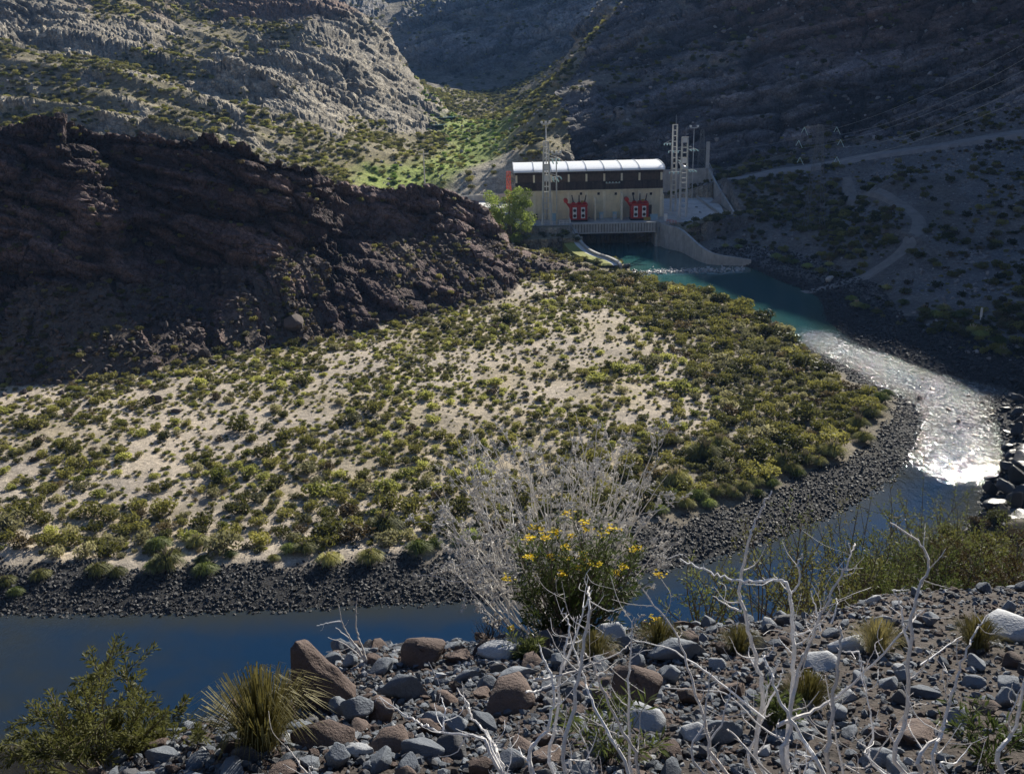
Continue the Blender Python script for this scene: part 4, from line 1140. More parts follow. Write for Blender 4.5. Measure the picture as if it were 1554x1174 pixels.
# ------------------------------------------------------------------ plants: materials and meshes
def leaf_mat(name, c1, c2, trans=0.35, rough=0.6, rnd=0.35):
    m, nt, b = mat(name)
    oi = N(nt, 'ShaderNodeObjectInfo')
    p = pos(nt)
    n = noise(nt, p, 2.3, 3, 0.6)
    f = math_(nt, 'ADD', math_(nt, 'MULTIPLY', n, 0.9), math_(nt, 'MULTIPLY', math_(nt, 'SUBTRACT', oi.outputs['Random'], 0.5), 0.7))
    c = ramp(nt, f, [(0.2, tuple(c1) + (1,)), (0.75, tuple(c2) + (1,))])
    c = mul(nt, c, ramp(nt, oi.outputs['Random'], [(0, g(1 - rnd)), (1, g(1 + rnd))]))
    L(nt, c, b.inputs['Base Color']); b.inputs['Roughness'].default_value = rough; b.inputs['Specular IOR Level'].default_value = 0.25
    tr = N(nt, 'ShaderNodeBsdfTranslucent'); L(nt, c, tr.inputs['Color'])
    mx = N(nt, 'ShaderNodeMixShader'); mx.inputs[0].default_value = trans
    L(nt, b.outputs[0], mx.inputs[1]); L(nt, tr.outputs[0], mx.inputs[2]); L(nt, mx.outputs[0], nt.nodes['Material Output'].inputs['Surface'])
    return m
M['leaf_olive'] = leaf_mat('olive_leaves', (0.11, 0.112, 0.026), (0.24, 0.225, 0.06), 0.5)
M['leaf_bright'] = leaf_mat('yellow_green_leaves', (0.17, 0.19, 0.04), (0.38, 0.38, 0.11), 0.55)
M['leaf_grey'] = leaf_mat('grey_green_leaves', (0.14, 0.14, 0.065), (0.28, 0.26, 0.13), 0.48)
M['leaf_dark'] = leaf_mat('dark_green_leaves', (0.050, 0.056, 0.016), (0.125, 0.125, 0.035), 0.45)
M['leaf_brown'] = leaf_mat('brown_dry_leaves', (0.085, 0.062, 0.028), (0.165, 0.13, 0.06))
M['leaf_tree'] = leaf_mat('fresh_tree_leaves', (0.12, 0.17, 0.03), (0.26, 0.32, 0.07), 0.45)
M['leaf_meadow'] = leaf_mat('meadow_green_leaves', (0.07, 0.13, 0.015), (0.17, 0.26, 0.04), 0.4)
M['grass'] = leaf_mat('tussock_blades', (0.20, 0.21, 0.06), (0.42, 0.40, 0.15), 0.55)
M['grass_green'] = leaf_mat('green_tussock_blades', (0.15, 0.19, 0.05), (0.32, 0.36, 0.12), 0.55)
M['plume'] = leaf_mat('pale_grass_plumes', (0.36, 0.32, 0.22), (0.55, 0.50, 0.38), 0.4)
M['bark'] = plain('grey_brown_bark', (0.12, 0.10, 0.08), 0.9, var=0.3, scale=8)

def leaf_shrub(name, rx, rz, n, leaf, m, seed, lobes=7, stems=7):
    """scrub bush: several leaf clumps over a fan of stems; base at the origin"""
    R = np.random.default_rng(seed)
    V, F, MI = [], [], []
    cs = []
    for k in range(lobes):
        a = 2 * PI * k / lobes + R.uniform(-0.5, 0.5); q = R.uniform(0.25, 0.62) if k else 0
        cs.append((math.cos(a) * rx * q, math.sin(a) * rx * q, rz * R.uniform(0.38, 0.62), rx * R.uniform(0.36, 0.52), rz * R.uniform(0.36, 0.46)))
    for i in range(n):
        c = cs[R.integers(len(cs))]
        d = R.normal(size=3); d /= np.linalg.norm(d)
        q = R.uniform(0.3, 1.0) ** 0.45 * R.uniform(0.85, 1.12)
        p = np.array([c[0] + d[0] * c[3] * q, c[1] + d[1] * c[3] * q, max(0.02, c[2] + d[2] * c[4] * q)])
        u = R.normal(size=3); u /= np.linalg.norm(u); w = np.cross(u, R.normal(size=3)); w /= np.linalg.norm(w) + 1e-6
        s = leaf * R.uniform(0.6, 1.4)
        b = len(V)
        V += [p - u * s, p + w * s * 0.45, p + u * s, p - w * s * 0.45]
        F.append((b, b + 1, b + 2, b + 3)); MI.append(0)
    mb = MB(); mb.v = [tuple(v) for v in V]; mb.f = F; mb.m = MI
    for k in range(stems):
        c = cs[k % len(cs)]
        mb.tube([(0, 0, -0.1), (c[0] * 0.5, c[1] * 0.5, c[2] * 0.55), (c[0] * 1.1, c[1] * 1.1, c[2] * 1.3)], [rx * 0.03, rx * 0.02, rx * 0.006], 4, 1, cap=False)
    me = bpy.data.meshes.new(name); me.from_pydata(mb.v, [], mb.f)
    me.materials.append(m); me.materials.append(M['bark'])
    me.polygons.foreach_set('material_index', np.array(mb.m, np.int32)); me.update()
    return me
def tussock(name, r, h, n, m, seed, plumes=0, w=0.03, droop=1.0):
    R = np.random.default_rng(seed); mb = MB()
    for i in range(n):
        a = R.uniform(0, 2 * PI); t = R.uniform(0, 1) ** 0.7
        d = Vector((math.cos(a), math.sin(a), 0)); s = Vector((-d.y, d.x, 0))
        L_ = h * R.uniform(0.75, 1.15)
        b0 = d * r * 0.22 * t * R.uniform(0.3, 1)
        p1 = b0 + d * r * 0.45 * t + Vector((0, 0, L_ * 0.55 * (1.15 - 0.3 * t)))
        p2 = b0 + d * r * 0.85 * t + Vector((0, 0, L_ * 0.92 * (1.1 - 0.35 * t)))
        p3 = b0 + d * r * (1.05 + 0.25 * droop) * t + Vector((0, 0, L_ * (0.98 - 0.62 * t * droop)))
        ww = w * R.uniform(0.6, 1.3)
        b = len(mb.v)
        for q, k in ((b0, 1.0), (p1, 1.1), (p2, 0.8)): mb.v += [tuple(q - s * ww * k), tuple(q + s * ww * k)]
        mb.v.append(tuple(p3))
        mb.f += [(b, b + 1, b + 3, b + 2), (b + 2, b + 3, b + 5, b + 4), (b + 4, b + 5, b + 6)]; mb.m += [0, 0, 0]
    for i in range(plumes):
        a = R.uniform(0, 2 * PI); t = R.uniform(0.1, 0.8)
        d = Vector((math.cos(a), math.sin(a), 0)); e = d * r * 0.75 * t + Vector((0, 0, h * R.uniform(1.15, 1.5)))
        f = d * r * 0.3 * t + Vector((0, 0, h * 0.75))
        mb.tube([f, f.lerp(e, 0.35), f.lerp(e, 0.7), e], [0.012, r * 0.05, r * 0.045, 0.008], 4, 1, cap=False)
    me = bpy.data.meshes.new(name); me.from_pydata(mb.v, [], mb.f)
    me.materials.append(m); me.materials.append(M['plume'])
    me.polygons.foreach_set('material_index', np.array(mb.m, np.int32)); me.update()
    return me
def stone_mesh(name, m, seed, sub=2, flat=0.7, rough=0.14, facets=13):
    """worn angular stone about 1 m across, base a little below the origin"""
    R = np.random.default_rng(seed)
    bm = bmesh.new(); bmesh.ops.create_icosphere(bm, subdivisions=sub, radius=0.5)
    sc = (R.uniform(1.1, 1.6), R.uniform(0.9, 1.25), flat * R.uniform(1.1, 1.6))
    dirs = R.normal(size=(facets, 3)); dirs /= np.linalg.norm(dirs, axis=1, keepdims=True); cut = R.uniform(0.20, 0.38, facets)
    off = R.uniform(0, 50, 3)
    co = np.array([v.co[:] for v in bm.verts])
    for d, c in zip(dirs, cut):
        k = co @ d; co = co - np.outer(np.maximum(k - c, 0) * 1.0, d)
    nn = fbm(co[:, 0] * 2.5 + off[0], co[:, 1] * 2.5 + off[1], co[:, 2] * 2.5 + off[2], octv=3, seed=seed)
    co *= (1 + rough * nn)[:, None]; co *= np.array(sc)
    co[:, 2] -= co[:, 2].min() * 0.72
    for v, c in zip(bm.verts, co): v.co = c
    me = bpy.data.meshes.new(name); bm.to_mesh(me); bm.free()
    me.materials.append(m)
    me.polygons.foreach_set('use_smooth', np.full(len(me.polygons), sub >= 2 and 'rubble' not in name)); me.update()
    return me
def stone_mat(name, c1, c2, rough=0.85, sc=6.0, bd=0.02, spec=0.35, obj=True):
    m, nt, b = mat(name)
    p = pos(nt, obj); oi = N(nt, 'ShaderNodeObjectInfo')
    n1 = noise(nt, p, sc, 5, 0.65); n2 = noise(nt, p, sc * 5, 3, 0.6)
    f = math_(nt, 'ADD', math_(nt, 'MULTIPLY', n1, 0.5), math_(nt, 'MULTIPLY', oi.outputs['Random'], 0.5))
    c = ramp(nt, f, [(0.2, tuple(c1) + (1,)), (0.8, tuple(c2) + (1,))])
    c = mul(nt, c, ramp(nt, n2, [(0.3, g(0.88)), (0.7, g(1.12))]))
    L(nt, c, b.inputs['Base Color']); b.inputs['Roughness'].default_value = rough; b.inputs['Specular IOR Level'].default_value = spec
    L(nt, bump(nt, math_(nt, 'ADD', n1, math_(nt, 'MULTIPLY', n2, 0.4)), 0.8, bd), b.inputs['Normal'])
    return m
M['cobble'] = stone_mat('shade_dark_cobbles', (0.016, 0.016, 0.019), (0.055, 0.054, 0.056), 0.62, 3.0, 0.05, 0.35)  # low colour stands in for the shaded sides of backlit cobbles
M['rubble'] = stone_mat('grey_rubble', (0.14, 0.135, 0.135), (0.34, 0.33, 0.33), 0.9, 3.0, 0.05)
M['ridge_rubble'] = stone_mat('maroon_rubble', (0.060, 0.048, 0.046), (0.135, 0.108, 0.098), 0.9, 3.0, 0.05)
M['basalt'] = stone_mat('black_boulders', (0.016, 0.016, 0.018), (0.045, 0.043, 0.045), 0.5, 3.0, 0.08, 0.5)
M['white_stone'] = stone_mat('pale_weir_stones', (0.28, 0.28, 0.28), (0.55, 0.55, 0.54), 0.5, 3.0, 0.05, 0.6)

# ------------------------------------------------------------------ scattering on the surface
_X, _Y, _H, _A, _R = HARD['X'], HARD['Y'], HARD['H'], HARD['A'], HARD['R']
_el = np.arctan2(_H - CAM_Z, np.hypot(_X, _Y)); _elm = np.maximum.accumulate(_el, axis=0)
SEEN = (_el > _elm - 0.006) & (np.abs(_A)[None, :] < math.radians(30.5))
P00 = np.stack([_X, _Y, _H], -1)
_e1 = P00[1:, :-1] - P00[:-1, :-1]; _e2 = P00[:-1, 1:] - P00[:-1, :-1]
AREA = np.linalg.norm(np.cross(_e1, _e2), axis=-1)
def scatter(n, density, seed, seen=None):
    """n points on the visible land, density an array over the grid"""
    R = np.random.default_rng(seed)
    w = (AREA * density[:-1, :-1] * (SEEN if seen is None else seen)[:-1, :-1]).ravel()
    if w.sum() <= 0: return np.zeros((0, 3))
    idx = R.choice(w.size, size=n, p=w / w.sum())
    i, j = np.unravel_index(idx, AREA.shape)
    a, b = R.uniform(0, 1, n)[:, None], R.uniform(0, 1, n)[:, None]
    return P00[i, j] * (1 - a) * (1 - b) + P00[i + 1, j] * a * (1 - b) + P00[i, j + 1] * (1 - a) * b + P00[i + 1, j + 1] * a * b
def thin(pts, rad):
    """drop points closer than the sum of radii (grid hash)"""
    keep = []; cell = {}
    cs = 3.0
    for k in range(len(pts)):
        x, y, r = pts[k][0], pts[k][1], rad[k]
        ci, cj = int(x // cs), int(y // cs); ok = True
        for a in (-1, 0, 1):
            for b in (-1, 0, 1):
                for q in cell.get((ci + a, cj + b), ()):
                    if (pts[q][0] - x) ** 2 + (pts[q][1] - y) ** 2 < ((rad[q] + r) * 0.72) ** 2: ok = False; break
                if not ok: break
            if not ok: break
        if ok:
            keep.append(k); cell.setdefault((ci, cj), []).append(k)
    return np.array(keep, int)
def gn_scatter(name, src, pts, scl, label, cat, sink=0.0, tilt=0.0, seed=0):
    """one 'stuff' object: the mesh src on every point"""
    if len(pts) == 0: return
    R = np.random.default_rng(seed)
    me = bpy.data.meshes.new(name)
    p = np.array(pts, float).copy(); p[:, 2] -= sink * scl
    me.vertices.add(len(p)); me.vertices.foreach_set('co', p.astype(np.float32).ravel())
    a = me.attributes.new('scl', 'FLOAT_VECTOR', 'POINT')
    sv = np.stack([scl * R.uniform(0.85, 1.15, len(p)), scl * R.uniform(0.85, 1.15, len(p)), scl * R.uniform(0.8, 1.2, len(p))], -1)
    a.data.foreach_set('vector', sv.astype(np.float32).ravel())
    a = me.attributes.new('rot', 'FLOAT_VECTOR', 'POINT')
    a.data.foreach_set('vector', np.stack([R.normal(0, 1, len(p)) * tilt, R.normal(0, 1, len(p)) * tilt, R.uniform(0, 6.28, len(p))], -1).astype(np.float32).ravel())
    o = bpy.data.objects.new(name, me); COL.objects.link(o); o['kind'] = 'stuff'; o['label'] = label; o['category'] = cat
    ng = bpy.data.node_groups.new(name, 'GeometryNodeTree')
    ng.interface.new_socket('Geometry', in_out='INPUT', socket_type='NodeSocketGeometry'); ng.interface.new_socket('Geometry', in_out='OUTPUT', socket_type='NodeSocketGeometry')
    gi, go = ng.nodes.new('NodeGroupInput'), ng.nodes.new('NodeGroupOutput')
    oi = ng.nodes.new('GeometryNodeObjectInfo'); oi.transform_space = 'ORIGINAL'; oi.inputs['Object'].default_value = src; oi.inputs['As Instance'].default_value = True
    ip = ng.nodes.new('GeometryNodeInstanceOnPoints')
    def att(nm):
        n = ng.nodes.new('GeometryNodeInputNamedAttribute'); n.data_type = 'FLOAT_VECTOR'; n.inputs['Name'].default_value = nm; return n.outputs[0]
    ng.links.new(gi.outputs[0], ip.inputs['Points']); ng.links.new(oi.outputs['Geometry'], ip.inputs['Instance'])
    e2r = ng.nodes.new('FunctionNodeEulerToRotation'); ng.links.new(att('rot'), e2r.inputs[0]); ng.links.new(e2r.outputs[0], ip.inputs['Rotation'])
    ng.links.new(att('scl'), ip.inputs['Scale']); ng.links.new(ip.outputs[0], go.inputs[0])
    md = o.modifiers.new('scatter', 'NODES'); md.node_group = ng
    return o
def put(name, me, loc, scl, rot, label, cat, group=None, tilt=(0, 0)):
    o = bpy.data.objects.new(name, me); COL.objects.link(o)
    o.location = loc; o.scale = scl if hasattr(scl, '__len__') else (scl,) * 3; o.rotation_euler = (tilt[0], tilt[1], rot)
    return tag(o, label, cat, group)
MK = HARD['mk']; MM = HARD['m']
_dr = MM['dr']; _pl = HARD['place']; _rk = HARD['rock']; _nz = HARD['nz']
mid_n = fbm(_X / 9.0, _Y / 9.0, octv=4, seed=91); big_n = fbm(_X / 30.0, _Y / 30.0, octv=3, seed=92)
clear = (MM['plant'] > 1.0) & (MM['road'] > 3.6) & (MM['track'] > 2.2) & (_dr > 0.6)

def hit(px, py, z0=None):
    """first meeting of the pixel's ray with the land"""
    d = ray(px, py); d = d.normalized(); t = 1.5; step = 0.25
    prev = t
    while t < 900:
        p = Vector((0, 0, CAM_Z)) + d * t
        if p.z < gz(p.x, p.y):
            a, b = prev, t
            for _ in range(18):
                c = (a + b) / 2; q = Vector((0, 0, CAM_Z)) + d * c
                if q.z < gz(q.x, q.y): b = c
                else: a = c
            return Vector((0, 0, CAM_Z)) + d * b
        prev = t; t += step + t * 0.008
    return Vector((0, 0, CAM_Z)) + d * 900
# ------------------------------------------------------------------ shrubs of the floodplain
KINDS = ['olive', 'bright', 'grey', 'dark', 'brown']
DESC = dict(olive='olive green rounded shrub', bright='yellow green low shrub', grey='grey green wiry shrub', dark='dark green dense shrub', brown='brownish half dry shrub')
SH = {}
for i, k in enumerate(KINDS):
    SH[k] = [leaf_shrub('shrub_' + k, 1.0, (0.95, 0.8, 0.9, 1.05, 0.85)[i], (430, 400, 360, 480, 320)[i], 0.125, M['leaf_' + k], 100 + i * 7 + q, 6 + q) for q in range(2)]
def flood_shrubs():
    R = np.random.default_rng(5)
    flood = MK['flood'] & clear & (_Y > 60)
    bankw = np.interp(_X, [-80, -25, 8, 35, 45, 55], [7.0, 6.6, 7.2, 6.4, 4.8, 2.2]) * sstep(172, 155, _Y) - 1.6 * sstep(150, 170, _Y)
    veg = flood * (_dr > bankw + 2.6)
    gap = sstep(-0.10, 0.16, mid_n + 0.35 * big_n + 0.02)              # sandy openings
    dens_low = sstep(34, 12, _dr) * 0.9
    dens = veg * np.clip(0.15 + 0.72 * gap + dens_low + MK['dense'] * 1.4, 0, 2.2)
    n = 10000
    P = scatter(n, dens * np.interp(_dr, [30, 60, 110], [1, 1.35, 1.7]), 11)
    u = R.uniform(0, 1, n)
    dr = poly_dist(P[:, 0], P[:, 1], RIVER)
    size = (0.30 + 0.85 * u ** 2.6) * np.interp(dr, [8, 25, 60, 110], [1.35, 1.15, 0.85, 0.75])
    big = R.uniform(0, 1, n) < 0.08; size[big] *= 1.6
    o = np.argsort(-size); P = P[o]; size = size[o]; dr = dr[o]
    kp = thin(P, size); P = P[kp]; size = size[kp]; dr = dr[kp]
    zone = fbm(P[:, 0] / 18, P[:, 1] / 18, octv=2, seed=95)
    dense_here = (dr < 26) & (P[:, 0] > -8)
    near_v = dr < 20
    kd = []
    for k in range(len(P)):
        v = R.uniform(0, 1)
        if dense_here[k]: kd.append('dark' if v < 0.34 else 'olive' if v < 0.74 else 'grey' if v < 0.93 else 'brown')
        elif near_v[k]: kd.append('olive' if v < 0.50 else 'dark' if v < 0.56 else 'grey' if v < 0.84 else 'brown' if v < 0.92 else 'bright')
        else: kd.append('bright' if v < 0.42 + 0.3 * zone[k] else 'olive' if v < 0.70 else 'grey' if v < 0.9 else 'brown' if v < 0.95 else 'dark')
    kd = np.array(kd)
    app = size / np.hypot(P[:, 0], P[:, 1])
    sel = np.argsort(-app)[:205]
    mark = np.zeros(len(P), bool); mark[sel] = True
    src = {}
    for k in sel:
        kind = kd[k]; me = SH[kind][R.integers(2)]
        where = 'in the dense scrub inside the river bend' if dense_here[k] else 'near the dark cobble bank of the river' if near_v[k] else 'on the open sandy flat below the dark ridge'
        s = size[k]
        o_ = put('shrub', me, (P[k, 0], P[k, 1], P[k, 2] - 0.05), (s * R.uniform(.9, 1.15), s * R.uniform(.9, 1.15), s * R.uniform(.85, 1.15)), R.uniform(0, 6.28), DESC[kind] + ' ' + where, 'shrub', 'floodplain shrubs')
        src.setdefault((kind, me.name), o_)
    for kind in KINDS:
        for q, me in enumerate(SH[kind]):
            s0 = src.get((kind, me.name))
            if s0 is None: s0 = put('shrub', me, (P[0, 0], P[0, 1], P[0, 2]), 0.5, 0, DESC[kind] + ' on the open sandy flat below the dark ridge', 'shrub', 'floodplain shrubs'); src[(kind, me.name)] = s0
            m_ = (~mark) & (kd == kind) & ((np.arange(len(P)) % 2) == q)
            gn_scatter('scrub', s0, P[m_], size[m_], 'small ' + DESC[kind].replace('shrub', 'scrub') + ' scattered over the floodplain', 'scrub', 0.04, 0.06, 300 + q)
    # dwarf tufts between
    n = 7000; P2 = scatter(n, veg * np.clip(0.45 + gap * 0.6, 0, 1) * np.interp(_dr, [10, 40, 70], [0.5, 1, 1.6]), 12); s2 = R.uniform(0.14, 0.5, n)
    for q, kind in enumerate(('bright', 'olive', 'grey')):
        gn_scatter('low_scrub', src[(kind, SH[kind][0].name)], P2[q::3], s2[q::3], 'tiny low scrub tufts between the floodplain shrubs', 'scrub', 0.03, 0.06, 310 + q)
    return src
SRC = flood_shrubs()
SHRUB_SRC = {k: SRC[(k, SH[k][0].name)] for k in KINDS}

# ------------------------------------------------------------------ tussock grasses along the banks
TUS = [tussock('tussock_mesh_%d' % k, 0.95, 1.0, 560, (M['grass'], M['grass_green'])[k % 2], 40 + k, (7, 0, 16, 0)[k], 0.034) for k in range(4)]
def tussocks():
    R = np.random.default_rng(9)
    spots = [(10, 890, 1.5), (62, 878, 1.5), (150, 872, 1.9), (178, 874, 1.4), (240, 833, 2.0), (255, 862, 2.6), (238, 866, 1.8), (300, 828, 1.8), (308, 855, 1.3), (312, 872, 1.8), (440, 838, 1.5), (463, 838, 1.8), (500, 856, 1.9), (562, 852, 2.0), (585, 805, 2.7),
             (497, 810, 1.6), (636, 838, 2.0), (660, 828, 1.3), (700, 826, 1.5), (715, 818, 1.7), (1020, 672, 1.9), (1068, 695, 3.0), (1090, 680, 2.4), (1055, 690, 2.2), (1025, 735, 2.6), (1000, 730, 1.6), (1015, 765, 1.9), (1040, 768, 1.6), (1060, 758, 1.8), (1000, 778, 1.5), (1085, 750, 1.7),
             (1100, 745, 1.6), (1128, 742, 1.7), (1145, 735, 1.6), (1162, 730, 1.6), (1190, 705, 2.2), (1200, 715, 1.9), (1220, 702, 2.0), (1240, 705, 1.7), (1262, 692, 2.6), (1300, 650, 2.4), (1310, 670, 2.0), (1318, 632, 2.3), (1335, 610, 2.2), (1330, 625, 2.0), (1345, 600, 1.6), (1172, 738, 1.4), (1115, 752, 1.3),
             (1075, 768, 1.4), (980, 775, 1.5), (350, 845, 1.1), (415, 850, 1.0), (1020, 752, 1.4), (1150, 752, 1.2), (1210, 722, 1.4), (25, 905, 1.2)]
    for i, (px, py, s) in enumerate(spots):
        p = PZ(px, py, 1.1); z = gz(p.x, p.y); p = PZ(px, py, z); z = gz(p.x, p.y)
        me = TUS[R.integers(4) if py < 800 else (1 if R.uniform() < 0.6 else 0)]
        if s > 2.3: me = TUS[2]
        lab = 'large tussock of pampas grass with pale plumes at the river edge' if me in (TUS[0], TUS[2]) else 'rounded green tussock grass without plumes on the cobble bank'
        put('grass_tussock', me, (p.x, p.y, z - 0.05), (s * 0.68, s * 0.68, s * 0.66), R.uniform(0, 6), lab, 'tussock', 'tussock grasses along the inner bank')
    for i, (px, py, s) in enumerate([(1258, 402, 1.5), (1292, 455, 1.6), (1300, 468, 1.7), (1312, 470, 1.5), (1345, 440, 1.5), (1370, 462, 1.6), (1402, 475, 1.8), (1420, 482, 2.0), (1432, 470, 1.8), (1455, 482, 2.0), (1475, 505, 1.7), (1488, 512, 1.8), (1497, 508, 1.5), (1515, 522, 2.0), (1520, 540, 1.7),
                                     (1178, 398, 2.0), (1190, 402, 2.2), (1205, 404, 1.8), (1100, 385, 1.4), (1120, 385, 1.6), (1245, 418, 2.0), (1225, 410, 1.8), (1330, 478, 1.4)]):
        p = PZ(px, py, 2.0); z = gz(p.x, p.y); p = PZ(px, py, z); z = gz(p.x, p.y)
        me = TUS[i % 4]
        put('grass_tussock', me, (p.x, p.y, z - 0.05), (s * 0.75, s * 0.75, s * 0.72), R.uniform(0, 6), 'shaded tussock grass clump %s on the far right bank' % ('with pale plumes' if i % 2 == 0 else 'without plumes'), 'tussock', 'tussock grasses on the right bank')
tussocks()

# ------------------------------------------------------------------ scrub of the slopes (far too many to count)
def slopes():
    R = np.random.default_rng(17)
    def go(name, n, dens, smin, smax, kinds, label, seed):
        P = scatter(n, dens, seed); s = R.uniform(0, 1, n) ** 1.8 * (smax - smin) + smin
        c = R.integers(0, len(kinds), n)
        for q, k in enumerate(kinds):
            gn_scatter(name, SHRUB_SRC[k], P[c == q], s[c == q], label, 'scrub', 0.05, 0.05, seed + q)
    hill = (_pl == 2) & clear & (_rk < 0.55)
    hn = sstep(-0.25, 0.25, fbm(_X / 22, _Y / 22, octv=3, seed=96))
    go('hillside_scrub', 14000, hill * (0.3 + 0.9 * hn) * np.where(_Y > 256, 1, 0.4) * np.where(MK['sandy'] > 0.5, 0.15, 1) * np.where(MK['gw'] > 0.25, 0.12, 1), 0.5, 1.6, ['olive', 'bright', 'grey', 'dark', 'olive'], 'olive scrub dotted over the sunlit valley side', 601)
    SHRUB_SRC['meadow'] = put('creek_bush', leaf_shrub('creek_bush_mesh', 1.0, 0.8, 520, 0.125, M['leaf_meadow'], 190, 7), hit(735, 212), 1.6, 0.3, 'bright green bush at the end of the creek meadow below the shaded knoll', 'bush')
    go('meadow_scrub', 650, MK['gw'] * clear, 0.5, 1.5, ['bright', 'meadow', 'meadow'], 'bright green bushes along the creek meadow', 611)
    go('mountain_scrub', 2200, ((_pl == 4) & clear) * (0.2 + hn) * (MM['r'] < 620) * np.where(_rk > 0.6, 0.3, 1), 0.5, 1.7, ['dark', 'olive', 'dark'], 'dark scrub on the shaded mountain side', 621)
    go('far_scrub', 2500, ((_pl == 5) & (MM['r'] < 1100)) * 1.0, 0.9, 2.4, ['dark', 'olive'], 'dark scrub on the far mountains', 631)
    go('ridge_scrub', 1000, ((_pl == 1) & clear) * np.where(_rk < 0.35, 1, 0.10), 0.3, 1.0, ['olive', 'grey', 'brown'], 'dry scrub on the foot of the dark ridge', 641)
    rb = (_pl == 3) & clear & (_dr > 9)
    go('bank_scrub', 2300, rb * (0.12 + hn) * np.interp(_X, [40, 85, 105], [1.3, 0.9, 0.45]), 0.4, 1.6, ['dark', 'olive', 'grey', 'olive', 'brown'], 'olive scrub over the shaded right bank', 651)
slopes()
def right_bank_shrubs():
    R = np.random.default_rng(23)
    rb = (_pl == 3) & clear & (_dr > 10) & (_Y < 300)
    P = scatter(260, rb * 1.0, 24); s = R.uniform(0.8, 1.6, len(P)); kp = thin(P, s * 1.5)[:45]
    for k in kp:
        kind = KINDS[[0, 3, 2][R.integers(3)]]
        put('shrub', SH[kind][R.integers(2)], P[k] - np.array([0, 0, 0.06]), s[k], R.uniform(0, 6), DESC[kind] + ' on the shaded slope between river and road', 'shrub', 'shrubs of the right bank')
right_bank_shrubs()

